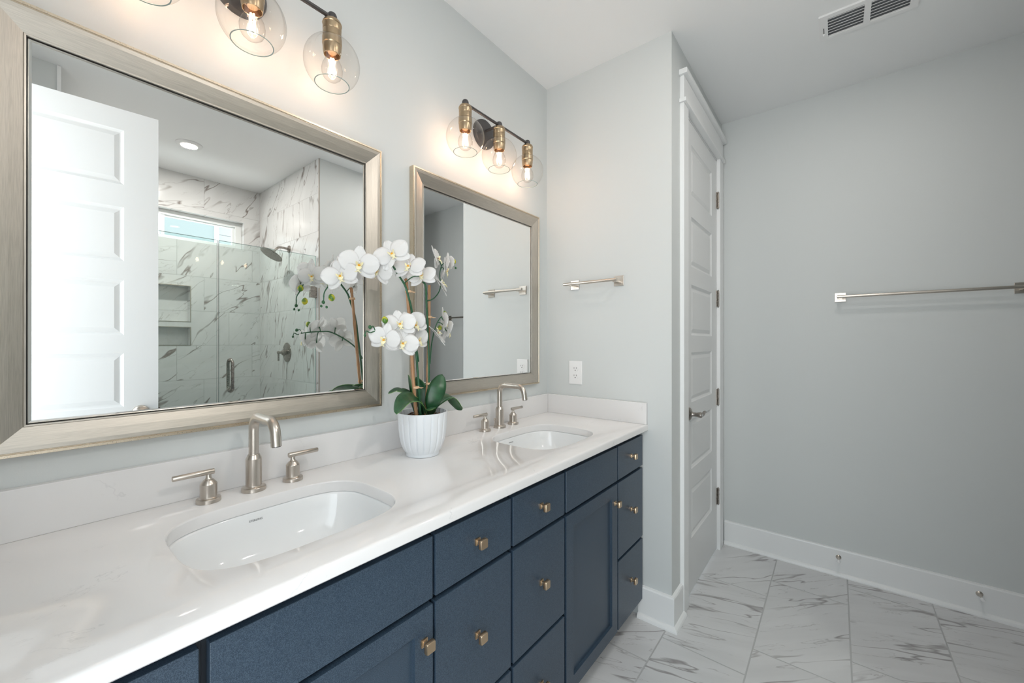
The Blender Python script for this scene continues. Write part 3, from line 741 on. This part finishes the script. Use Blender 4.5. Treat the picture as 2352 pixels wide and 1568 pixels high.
for (a, c) in secs:
    for k in range(7):
        x = lx0 + 0.010 + k * (lx1 - lx0 - 0.016) / 6
        b = nb(); v = [b.verts.new(p) for p in ((x - 0.0065, a, H - 0.0088), (x + 0.0065, a, H - 0.0030), (x + 0.0065, c, H - 0.0030), (x - 0.0065, c, H - 0.0088))]
        b.faces.new(v); link('louvre', b, M['plastic'], t_, smooth=0, solid=0.001)
b = nb(); box(b, 2.305, 2.345, -1.234, -1.231, z0 - 0.0004, z0 + 0.0002); link('lever_slot', b, M['dark'], t_, smooth=0)
b = nb(); lathe(b, [(0.0045, 0), (0.004, 0.006), (0.002, 0.009)], (2.350, -1.2325, z0), (0, 0.2, -1), 12); link('vent_lever', b, M['plastic'], t_)

# ------------------------------------------------------------------ baseboard door stops
def door_stop(y, label):
    t_ = empty('door_stop', (XF - 0.015, y, 0.104), label, 'door stop', 'door stops on the far baseboard')
    b = nb(); lathe(b, [(0.0125, 0), (0.0125, 0.003), (0.0095, 0.006), (0.006, 0.010), (0.0045, 0.014), (0.0045, 0.052)], (XF - 0.0145, y, 0.104), (-1, 0, 0), 20); link('spring_rod', b, M['nickel'], t_)
    b = nb(); lathe(b, [(0.0045, 0.052), (0.0075, 0.053), (0.0075, 0.064), (0.006, 0.068), (0.001, 0.069)], (XF - 0.0145, y, 0.104), (-1, 0, 0), 20); link('rubber_tip', b, M['plastic'], t_)
door_stop(-1.2850, 'nickel door stop with white tip on the far baseboard, nearer the door')
door_stop(-1.8100, 'nickel door stop with white tip on the far baseboard, nearer the picture edge')

# ------------------------------------------------------------------ recessed lights: the shower one, plus added fill
def can_light(x, y, label, power):
    t_ = empty('recessed_light', (x, y, H), label, 'ceiling light', 'recessed ceiling lights')
    b = nb(); lathe(b, [(0.078, 0.0), (0.077, -0.004), (0.066, -0.010), (0.054, -0.013), (0.050, -0.011), (0.050, -0.0005)], (x, y, H - 0.0005), (0, 0, 1), 48, cap=False); link('trim_ring', b, M['plastic'], t_)
    b = nb(); lathe(b, [(0.0505, -0.0090), (0.0005, -0.0095)], (x, y, H), (0, 0, 1), 48, cap=False); link('lens', b, M['can'], t_)
    l = bpy.data.lights.new('can_glow', 'AREA'); l.shape = 'DISK'; l.size = 0.095; l.energy = power; l.color = (1.0, 0.95, 0.90)
    o = bpy.data.objects.new('can_glow', l); COL.objects.link(o); o.location = (x, y, H - 0.014)
can_light(0.800, -2.380, 'round recessed light in the shower ceiling, seen in the mirror', 13)
can_light(1.250, -1.250, 'added fill light in recessed form in the bathroom ceiling in front of the vanity, out of the picture', 3.5)  # invented unseen lamp, put in as general fill
can_light(2.000, -1.450, 'added fill light in recessed form in the bathroom ceiling beside the alcove, out of the picture', 3.0)  # invented unseen lamp, put in to brighten the far end

# ------------------------------------------------------------------ shower fittings
YG = -1.905
t_ = empty('shower_screen', (0.50, YG, 0.10), 'fixed frameless glass screen of the shower, behind the open door in the mirror', 'shower screen')
def gpanel(name, x0, x1, par):
    b = bx(x0, x1, YG - 0.005, YG + 0.005, 0.106, 1.980); o = link(name, b, M['shower_glass'], par, smooth=0)
    b = nb(); e = 0.0012
    box(b, x0 - e, x0 + 0.0002, YG - 0.005, YG + 0.005, 0.106, 1.980); box(b, x1 - 0.0002, x1 + e, YG - 0.005, YG + 0.005, 0.106, 1.980); box(b, x0, x1, YG - 0.005, YG + 0.005, 1.9798, 1.980 + e)
    link('polished_edge', b, M['glass_edge'], o, smooth=0)
    return o
gpanel('glass_pane', XSL + 0.012, 0.842, t_)
b = nb(); box(b, 0.500, 0.555, YG - 0.012, YG + 0.014, 0.878, 0.925); link('glass_clamp', b, M['nickel_dark'], t_, smooth=0, bevel=0.002)
t_ = empty('shower_door', (1.20, YG, 0.10), 'frameless glass shower door with nickel loop handle, seen in the mirror', 'shower door')
g_ = gpanel('glass_pane', 0.852, 1.484, t_)
for s in (1, -1):
    b = nb(); hy = YG + s * 0.045; x = 0.917; z0, z1 = 0.985, 1.190; R_ = 0.028; pts = [(x, YG + s * 0.005, z0), (x, hy - s * R_, z0)]
    for k in range(1, 7):
        a = PI / 2 * k / 6; pts.append((x, hy - s * R_ + s * R_ * math.sin(a), z0 + R_ - R_ * math.cos(a)))
    for k in range(0, 7):
        a = PI / 2 * k / 6; pts.append((x, hy - s * R_ + s * R_ * math.cos(a), z1 - R_ + R_ * math.sin(a)))
    pts.append((x, YG + s * 0.005, z1)); tube(b, pts, 0.0095, 16)
    for z in (z0, z1): lathe(b, [(0.013, 0.0052), (0.013, 0.009), (0.010, 0.010)], (x, YG, z), (0, s, 0), 20)
    link('door_pull', b, M['nickel_dark'], t_, smooth=50)
for z in (0.35, 1.70):
    b = nb(); box(b, 1.440, 1.4915, YG - 0.014, YG + 0.014, z - 0.045, z + 0.045); link('glass_hinge', b, M['nickel_dark'], t_, smooth=0, bevel=0.002)
XT = XSR - 0.008
t_ = empty('overhead_shower', (XT, -2.40, 2.105), 'round nickel rain shower head on a bent arm, seen in the mirror', 'shower head')
b = nb(); lathe(b, [(0.032, 0.0005), (0.031, 0.006), (0.022, 0.011), (0.011, 0.014)], (XT, -2.40, 2.108), (-1, 0, 0), 28); link('flange', b, M['nickel_dark'], t_)
b = nb(); tube(b, catmull([(XT - 0.005, -2.40, 2.108), (XT - 0.05, -2.40, 2.112), (XT - 0.09, -2.40, 2.105), (XT - 0.125, -2.40, 2.065)], 6), 0.0095, 16); link('shower_arm', b, M['nickel_dark'], t_, smooth=60)
b = nb(); dr = Vector((-0.52, 0, -0.85)).normalized(); c = Vector((XT - 0.122, -2.40, 2.070))
lathe(b, [(0.010, -0.004), (0.014, 0.004), (0.015, 0.014), (0.030, 0.020), (0.070, 0.026), (0.088, 0.031), (0.090, 0.036), (0.087, 0.040), (0.0005, 0.041)], c, dr, 48, cap=False); link('rain_plate', b, M['nickel_dark'], t_)
t_ = empty('shower_valve', (XT, -2.44, 1.222), 'round nickel shower valve with lever on the tiled side wall, seen in the mirror', 'shower valve')
b = nb(); lathe(b, [(0.084, 0.0005), (0.083, 0.005), (0.070, 0.009), (0.030, 0.011), (0.024, 0.013)], (XT, -2.44, 1.222), (-1, 0, 0), 48); link('valve_plate', b, M['nickel_dark'], t_)
b = nb(); lathe(b, [(0.024, 0.011), (0.024, 0.040), (0.020, 0.043), (0.012, 0.047), (0.012, 0.078), (0.008, 0.081)], (XT, -2.44, 1.222), (-1, 0, 0), 32)
cyl(b, (XT - 0.070, -2.44, 1.235), (XT - 0.070, -2.44, 1.150), 0.0070, 16); link('valve_lever', b, M['nickel_dark'], t_)

# ------------------------------------------------------------------ potted orchid
M['pot'] = mat('white_glazed_pot', (0.80, 0.83, 0.86), 0.35)
m = M['leaf'] = mat('dark_green_leaf', (0.018, 0.085, 0.030), 0.30, spec=0.5); t = NT(m)
t.l(t.mix(t.mrange(t.noise(t.coords(), 35, 3), 0.35, 0.7), (0.012, 0.060, 0.022), (0.030, 0.115, 0.045)), t.p.inputs['Base Color'])
M['leafedge'] = mat('light_green_leaf_edge', (0.16, 0.32, 0.08), 0.4)
M['stem'] = mat('green_orchid_stem', (0.022, 0.105, 0.045), 0.35)
m = M['bamboo'] = mat('bamboo_cane', (0.42, 0.22, 0.11), 0.45); t = NT(m)
t.l(t.mix(t.mrange(t.noise(t.mapping(t.coords(), scale=(30, 30, 3)), 6, 3), 0.3, 0.7), (0.33, 0.165, 0.075), (0.52, 0.30, 0.16)), t.p.inputs['Base Color'])
M['tie'] = mat('raffia_tie', (0.66, 0.44, 0.27), 0.6)
m = M['petal'] = mat('white_petal', (0.94, 0.94, 0.94), 0.45, spec=0.3); p_ = m.node_tree.nodes['Principled BSDF']
p_.inputs['Subsurface Weight'].default_value = 0.25; p_.inputs['Subsurface Radius'].default_value = (0.004, 0.004, 0.004); p_.inputs['Subsurface Scale'].default_value = 1.0
nt_ = m.node_tree; tl = nt_.nodes.new('ShaderNodeBsdfTranslucent'); tl.inputs[0].default_value = (0.92, 0.92, 0.90, 1); ms = nt_.nodes.new('ShaderNodeMixShader'); ms.inputs[0].default_value = 0.32
nt_.links.new(p_.outputs[0], ms.inputs[1]); nt_.links.new(tl.outputs[0], ms.inputs[2]); nt_.links.new(ms.outputs[0], nt_.nodes['Material Output'].inputs[0])
M['cream'] = mat('cream_lip', (0.85, 0.80, 0.52), 0.45)
M['gold'] = mat('golden_throat', (0.80, 0.38, 0.02), 0.4)
M['plum'] = mat('plum_spot', (0.45, 0.14, 0.17), 0.5)
m = M['bud'] = mat('yellow_green_bud', (0.35, 0.38, 0.04), 0.4); t = NT(m)
t.l(t.mix(t.mrange(t.noise(t.coords(), 60, 2), 0.42, 0.6), (0.08, 0.20, 0.03), (0.60, 0.56, 0.03)), t.p.inputs['Base Color'])
M['budgreen'] = mat('green_bud', (0.02, 0.10, 0.035), 0.4)
m = M['bark'] = mat('bark_mulch', (0.10, 0.06, 0.04), 0.9); t = NT(m)
nn = t.noise(t.coords(), 120, 3, 0.7); t.l(t.mix(t.mrange(nn, 0.4, 0.62), (0.02, 0.014, 0.012), (0.36, 0.22, 0.15)), t.p.inputs['Base Color'])
t.bump(nn, 1.0, 0.01)

PX, PY = 0.900, -0.150
orc = empty('potted_orchid', (PX, PY, ZC), 'white orchid with two flowering stems in a fluted white pot between the basins', 'plant')
def flute(t_, h):
    if h > 0.146 or h < 0.010: return 1.0
    k = 20 * t_ / (2 * PI); fr_ = k - math.floor(k)
    amp = 0.045 * min(1, (0.146 - h) / 0.012) * min(1, (h - 0.010) / 0.010)
    return 1.0 - amp * (abs(2 * fr_ - 1) ** 6) + 0.004
b = nb()
prof = [(0.054, 0.0003), (0.0565, 0.002), (0.0565, 0.010), (0.0575, 0.012), (0.066, 0.024), (0.0735, 0.042), (0.0785, 0.065), (0.0815, 0.090), (0.0835, 0.120), (0.0848, 0.140), (0.0852, 0.1465), (0.0850, 0.1500), (0.0835, 0.1505), (0.0815, 0.1490), (0.0800, 0.135), (0.0780, 0.110), (0.05, 0.108)]
lathe(b, prof, (PX, PY, ZC), (0, 0, 1), 240, flute=lambda a, h: flute(a, h))
link('pot', b, M['pot'], orc, smooth=40)
b = nb(); R_ = random.Random(3)
lathe(b, [(0.0788, 0.125), (0.060, 0.132), (0.030, 0.134), (0.001, 0.135)], (PX, PY, ZC), (0, 0, 1), 40, cap=False)
for k in range(150):
    a = R_.uniform(0, 2*PI); r = math.sqrt(R_.random()) * 0.070; s = R_.uniform(0.003, 0.007)
    q = Matrix.Translation((PX + r*math.cos(a), PY + r*math.sin(a), ZC + 0.134 + R_.uniform(-0.001, 0.004))) @ Matrix.Rotation(R_.uniform(0, 6), 4, 'Z') @ Matrix.Rotation(R_.uniform(0, 6), 4, 'X') @ Matrix.Diagonal((s*1.6, s, s*0.4, 1))
    bmesh.ops.create_cube(b, size=1.0, matrix=q)
tag(link('bark_mulch', b, M['bark'], orc, smooth=0), kind='stuff')
# canes, stems, ties
for pts in ([(0.857, -0.172, 1.055), (0.842, -0.175, 1.174), (0.826, -0.177, 1.349), (0.812, -0.178, 1.498), (0.8062, -0.178, 1.519)], [(0.912, -0.150, 1.055), (0.921, -0.150, 1.166), (0.927, -0.150, 1.351), (0.9292, -0.150, 1.514)]):
    b = nb(); pp = catmull(pts, 10); N = len(pp)
    tube(b, pp, [0.0058 + (0.0009 if i % 9 == 4 else 0) - 0.0009 * i / N for i in range(N)], 14); link('bamboo_cane', b, M['bamboo'], orc, smooth=50)
def stem(pts, r0, r1, peds=(), nodes=True):
    b = nb(); pp = catmull(pts, 6); N = len(pp)
    tube(b, pp, [lerp(r0, r1, i / (N - 1)) * (1.25 if nodes and i % 11 == 5 else 1) for i in range(N)], 10)
    for (a, e) in peds:
        a, e = Vector(a), Vector(e)
        # start at the closest point of this stem
        s = min(pp, key=lambda q: (q - a).length)
        mid = (s + e) / 2 + Vector((0, 0, 0.010))
        tube(b, catmull([s, mid, e], 5), 0.0016, 8)
    return link('flower_stem', b, M['stem'], orc, smooth=60)

def flower_mesh(seed, open_=1.0, size=1.0):
    """faces +z, top +y"""
    R = random.Random(seed); b = nb()
    def petal(ang, ln, wd, start, lift, p1, zoff, cup):
        ca, sa = math.cos(ang), math.sin(ang); nu, nv = 10, 8; G = []
        for i in range(nu + 1):
            s = i / nu; r = start + (ln - start) * s
            w_ = wd * (math.sin(PI * min(1, s ** p1 * 0.97 + 0.015)) ** 0.62)
            row = []
            for j in range(nv + 1):
                q = -1 + 2 * j / nv
                x = r; y = q * w_
                z = zoff + lift * s * s * ln - cup * (q * q) * w_ * 0.5 + 0.0012 * math.sin(6 * q + seed) * s
                row.append(b.verts.new((x * ca - y * sa, x * sa + y * ca, z)))
            G.append(row)
        for i in range(nu):
            for j in range(nv): b.faces.new((G[i][j], G[i+1][j], G[i+1][j+1], G[i][j+1]))
    j_ = lambda a: R.uniform(-a, a)
    L = 0.050 * size
    for a in (90, 215, 325):
        petal(math.radians(a + j_(5)), L * 0.98, L * 0.33, 0.001, -0.10 + j_(.08), 0.85, -0.002, 0.25)
    for a in (12, 168):
        petal(math.radians(a + j_(5)), L * 1.02, L * 0.56, 0.0005, 0.06 + j_(.06), 0.95, 0.0006, 0.22 + j_(.1))
    me = bpy.data.meshes.new('flower'); bm_ = b; bmesh.ops.remove_doubles(bm_, verts=bm_.verts, dist=1e-5)
    for f in bm_.faces: f.smooth = True
    bm_.to_mesh(me); bm_.free(); me.materials.append(M['petal']); return me
def lip_mesh(size=1.0):
    b = nb(); s = size
    # column
    tube(b, [(0, 0.002*s, 0), (0, 0.005*s, 0.006*s), (0, 0.004*s, 0.010*s)], [0.0028*s, 0.0034*s, 0.0020*s], 10, mi=3)
    # side lobes, callus, mid lobe with forked tip
    for k in (-1, 1):
        pts = [(k*0.001*s, -0.001*s, 0.002*s), (k*0.006*s, 0.000, 0.007*s), (k*0.009*s, 0.004*s, 0.013*s)]
        tube(b, catmull(pts, 3), [0.0020*s, 0.0046*s, 0.0055*s, 0.0052*s, 0.0045*s, 0.0034*s, 0.0008*s][:7], 10, mi=0, squash=(Vector((k*0.8, -0.1, -0.5)).normalized(), 0.25))
        cyl(b, (k*0.0055*s, -0.001*s, 0.004*s), (k*0.0062*s, -0.001*s, 0.0075*s), 0.0016*s, 8, mi=2)
        tube(b, catmull([(0, -0.016*s, 0.011*s), (k*0.003*s, -0.021*s, 0.010*s), (k*0.008*s, -0.023*s, 0.012*s)], 3), [0.0028*s, 0.0024*s, 0.002*s, 0.0016*s, 0.0012*s, 0.0008*s, 0.0004*s], 8, mi=0)
    tube(b, catmull([(0, -0.001*s, 0.001*s), (0, -0.007*s, 0.006*s), (0, -0.013*s, 0.010*s), (0, -0.019*s, 0.010*s)], 3), [0.003*s, 0.0045*s, 0.0062*s, 0.0075*s, 0.0080*s, 0.0075*s, 0.006*s, 0.0045*s, 0.003*s, 0.002*s], 12, mi=0, squash=(Vector((0, 0.45, 0.9)).normalized(), 0.3))
    lathe(b, [(0.0030*s, -0.002*s), (0.0034*s, 0.0), (0.0028*s, 0.002*s), (0.0005, 0.003*s)], (0, -0.004*s, 0.0075*s), (0, -0.2, 1), 10, mi=1)
    me = bpy.data.meshes.new('lip')
    for f in b.faces: f.smooth = True
    b.to_mesh(me); b.free()
    for k in ('cream', 'gold', 'plum', 'petal'): me.materials.append(M[k])
    return me
FM = [flower_mesh(s) for s in (1, 2, 3)]; LM = lip_mesh()
def put_flower(c, n, up=(0, 0, 1), roll=0, s=1.0, v=0):
    n = Vector(n).normalized(); up = Vector(up); x = up.cross(n).normalized(); y = n.cross(x).normalized()
    mt = Matrix((x, y, n)).transposed().to_4x4() @ Matrix.Rotation(math.radians(roll), 4, 'Z') @ Matrix.Scale(s, 4)
    o = bpy.data.objects.new('flower', FM[v % 3]); COL.objects.link(o); o.parent = orc
    o.matrix_local = Matrix.Translation(Vector(c) - Vector(orc.location)) @ mt
    md = o.modifiers.new('solid', 'SOLIDIFY'); md.thickness = 0.0006
    l = bpy.data.objects.new('lip', LM); COL.objects.link(l); l.parent = o
    return Vector(c) - n * 0.003
def put_bud(c, r, green=False, d=(0, -0.4, -0.9)):
    b = nb(); lathe(b, [(r*0.15, -r*1.2), (r*0.7, -r*0.8), (r, 0), (r*0.85, r*0.6), (r*0.35, r*1.15), (0.0003, r*1.25)], c, d, 16, cap=False)
    link('bud', b, M['budgreen'] if green else M['bud'], orc, smooth=70)
# (centre, facing, roll, size, mesh)
UP = [((0.737, -0.205, 1.585), (-0.75, -0.62, 0.30), 30, 1.14, 0), ((0.650, -0.165, 1.545), (-0.45, -0.88, 0.00), -8, 1.16, 1), ((0.604, -0.140, 1.508), (-0.62, -0.78, 0.10), 20, 1.03, 2),
      ((0.712, -0.165, 1.535), (-0.85, -0.45, -0.2), -25, 1.03, 0), ((0.790, -0.220, 1.552), (-0.80, -0.45, 0.45), 0, 1.08, 1), ((0.843, -0.215, 1.530), (-0.72, -0.55, 0.45), 15, 0.97, 2),
      ((0.665, -0.105, 1.530), (-0.3, 0.95, 0.0), 10, 0.97, 0), ((0.620, -0.085, 1.530), (-0.7, 0.70, 0.1), -10, 0.91, 1)]
peds = [(f[0], put_flower(f[0], f[1], roll=f[2], s=f[3], v=f[4])) for f in UP]
stem([(0.871, -0.175, 1.060), (0.858, -0.180, 1.173), (0.845, -0.182, 1.291), (0.828, -0.184, 1.412), (0.812, -0.186, 1.462), (0.799, -0.186, 1.496), (0.771, -0.185, 1.531), (0.754, -0.178, 1.557), (0.732, -0.162, 1.566), (0.711, -0.148, 1.565), (0.687, -0.135, 1.557), (0.656, -0.125, 1.543), (0.627, -0.116, 1.523), (0.604, -0.108, 1.505), (0.590, -0.102, 1.481), (0.577, -0.100, 1.458), (0.576, -0.098, 1.435)], 0.0042, 0.0015, peds)
LO = [((0.724, -0.262, 1.366), (-0.45, -0.78, 0.42), 10, 1.01, 0), ((0.785, -0.250, 1.366), (-0.15, -0.95, 0.25), 30, 1.01, 1), ((0.673, -0.262, 1.322), (-0.80, -0.58, -0.05), -10, 0.94, 2),
      ((0.723, -0.278, 1.310), (-0.35, -0.92, 0.20), -15, 0.99, 1), ((0.806, -0.240, 1.318), (0.05, -0.97, 0.2), 20, 0.97, 0)]
peds = [(f[0], put_flower(f[0], f[1], roll=f[2], s=f[3], v=f[4])) for f in LO]
stem([(0.858, -0.181, 1.247), (0.837, -0.195, 1.291), (0.799, -0.215, 1.326), (0.755, -0.230, 1.350), (0.720, -0.236, 1.351), (0.681, -0.243, 1.348), (0.656, -0.242, 1.344), (0.640, -0.240, 1.339), (0.629, -0.240, 1.344), (0.624, -0.240, 1.334)], 0.0030, 0.0012, peds + [((0.656, -0.242, 1.344), Vector((0.640, -0.243, 1.351))), ((0.690, -0.243, 1.348), Vector((0.684, -0.249, 1.370)))], nodes=False)
put_bud((0.682, -0.250, 1.377), 0.0092); put_bud((0.638, -0.243, 1.355), 0.0052, True); put_bud((0.624, -0.240, 1.331), 0.0036, True);
put_bud((0.591, -0.103, 1.488), 0.0095); put_bud((0.601, -0.096, 1.446), 0.0098); put_bud((0.575, -0.098, 1.430), 0.0050, True); put_bud((0.569, -0.098, 1.418), 0.0036, True); put_bud((0.584, -0.100, 1.416), 0.0036, True)
RU = [((0.948, -0.170, 1.610), (0.55, -0.75, 0.25), 20, 0.98, 1), ((0.990, -0.165, 1.575), (0.80, -0.55, -0.15), -15, 1.04, 2), ((0.965, -0.170, 1.522), (0.55, -0.60, 0.60), 40, 1.04, 0), ((1.022, -0.152, 1.606), (0.90, -0.30, 0.15), 5, 0.79, 1)]
peds = [(f[0], put_flower(f[0], f[1], roll=f[2], s=f[3], v=f[4])) for f in RU]
stem([(0.921, -0.155, 1.060), (0.921, -0.158, 1.167), (0.919, -0.158, 1.290), (0.912, -0.158, 1.418), (0.909, -0.158, 1.458), (0.908, -0.158, 1.500), (0.902, -0.158, 1.516), (0.892, -0.160, 1.520)], 0.0040, 0.0030)
stem([(0.912, -0.158, 1.456), (0.945, -0.152, 1.467), (0.973, -0.148, 1.492), (0.984, -0.147, 1.519), (0.982, -0.145, 1.559), (0.990, -0.145, 1.591), (1.009, -0.145, 1.608), (1.032, -0.147, 1.606), (1.048, -0.150, 1.598)], 0.0024, 0.0012, peds, nodes=False)
put_bud((1.044, -0.152, 1.616), 0.0092); put_bud((1.058, -0.148, 1.594), 0.0040, True)
RL = [((0.988, -0.162, 1.390), (0.85, -0.50, 0.05), 10, 1.00, 0), ((0.955, -0.166, 1.340), (0.55, -0.55, 0.60), 160, 1.00, 1), ((1.014, -0.150, 1.352), (0.88, -0.40, -0.1), -20, 0.98, 2)]
peds = [(f[0], put_flower(f[0], f[1], roll=f[2], s=f[3], v=f[4])) for f in RL]
stem([(0.926, -0.157, 1.235), (0.934, -0.156, 1.300), (0.948, -0.152, 1.345), (0.966, -0.148, 1.380), (0.985, -0.146, 1.402), (1.000, -0.146, 1.410)], 0.0026, 0.0014, peds, nodes=False)
put_bud((1.003, -0.147, 1.418), 0.0088); put_bud((0.984, -0.143, 1.365), 0.0080)
for (c, d) in (((0.8460, -0.1775, 1.160), (-0.08, 0, 1)), ((0.8125, -0.1805, 1.478), (-0.09, 0, 1)), ((0.9215, -0.1535, 1.165), (0.03, 0, 1)), ((0.9205, -0.1535, 1.400), (0.0, 0, 1))):
    b = nb(); c = Vector(c) + Vector((0.003, -0.001, 0)); lathe(b, [(0.0090, -0.004), (0.0108, -0.003), (0.0112, 0.002), (0.0095, 0.004)], c, d, 14)
    tube(b, [c + Vector((-0.006, -0.008, 0.002)), c + Vector((0.012, -0.012, -0.002)), c + Vector((0.021, -0.013, -0.001))], [0.0015, 0.0022, 0.0006], 6)
    link('raffia_tie', b, M['tie'], orc, smooth=50)
# leaves
def leaf(pts, wd, side, p1=0.8, fold=0.22, peak=0.60):
    b = nb(); pp = catmull(pts, 7); N = len(pp); sd = Vector(side).normalized(); G = []; nv = 6
    for i, p in enumerate(pp):
        s = i / (N - 1); tg = (pp[min(i+1, N-1)] - pp[max(i-1, 0)]).normalized()
        x = (sd - tg * sd.dot(tg)).normalized(); nrm = x.cross(tg).normalized()
        e = s / peak if s < peak else (1 - s) / (1 - peak)
        w_ = wd * (math.sin(PI / 2 * max(0.0, min(1, e))) ** (0.75 if s < peak else 0.55)) * 1.0 + (0.003 if s < 0.1 else 0.0004)
        G.append([b.verts.new(p + x * (q * w_) + nrm * (fold * w_ * (abs(q) ** 1.4))) for q in [-1 + 2 * j / nv for j in range(nv + 1)]])
    for i in range(N - 1):
        for j in range(nv):
            f = b.faces.new((G[i][j], G[i+1][j], G[i+1][j+1], G[i][j+1]))
    o = link('leaf', b, [M['leaf'], M['leafedge']], orc, smooth=80, solid=0.0016)
    o.modifiers['solid'].material_offset_rim = 1
leaf([(0.922, -0.168, 1.055), (0.920, -0.178, 1.100), (0.935, -0.186, 1.150), (0.966, -0.176, 1.197)], 0.031, (0.80, -0.60, -0.25), peak=0.62, fold=-0.15)
leaf([(0.905, -0.165, 1.055), (0.870, -0.182, 1.098), (0.825, -0.200, 1.128), (0.770, -0.225, 1.128), (0.725, -0.245, 1.095)], 0.030, (-0.25, -0.85, -0.35), peak=0.66, fold=-0.18)
leaf([(0.903, -0.150, 1.055), (0.880, -0.152, 1.105), (0.845, -0.150, 1.137), (0.797, -0.146, 1.150)], 0.026, (-0.05, -0.90, -0.35), peak=0.6, fold=-0.2)
leaf([(0.922, -0.155, 1.055), (0.965, -0.150, 1.100), (1.020, -0.145, 1.118), (1.066, -0.150, 1.072), (1.082, -0.155, 1.050)], 0.028, (0.35, -0.80, -0.35), peak=0.55, fold=-0.2)
leaf([(0.895, -0.145, 1.055), (0.905, -0.140, 1.110), (0.905, -0.136, 1.150), (0.884, -0.132, 1.190)], 0.020, (0.75, -0.5, 0.0), peak=0.45)
leaf([(0.885, -0.130, 1.055), (0.862, -0.118, 1.120), (0.835, -0.108, 1.147), (0.795, -0.100, 1.138)], 0.022, (0.3, 0.9, 0.1), peak=0.6)
leaf([(0.880, -0.140, 1.055), (0.864, -0.138, 1.110), (0.856, -0.134, 1.160), (0.852, -0.132, 1.200)], 0.014, (0.3, 0.9, 0), peak=0.7)
leaf([(0.915, -0.130, 1.055), (0.950, -0.112, 1.095), (0.985, -0.100, 1.112), (1.010, -0.092, 1.095)], 0.022, (-0.4, 0.8, 0.1), peak=0.6)
leaf([(0.910, -0.175, 1.055), (0.900, -0.195, 1.075), (0.880, -0.215, 1.092), (0.862, -0.232, 1.088)], 0.016, (0.8, -0.45, 0.1), peak=0.5)
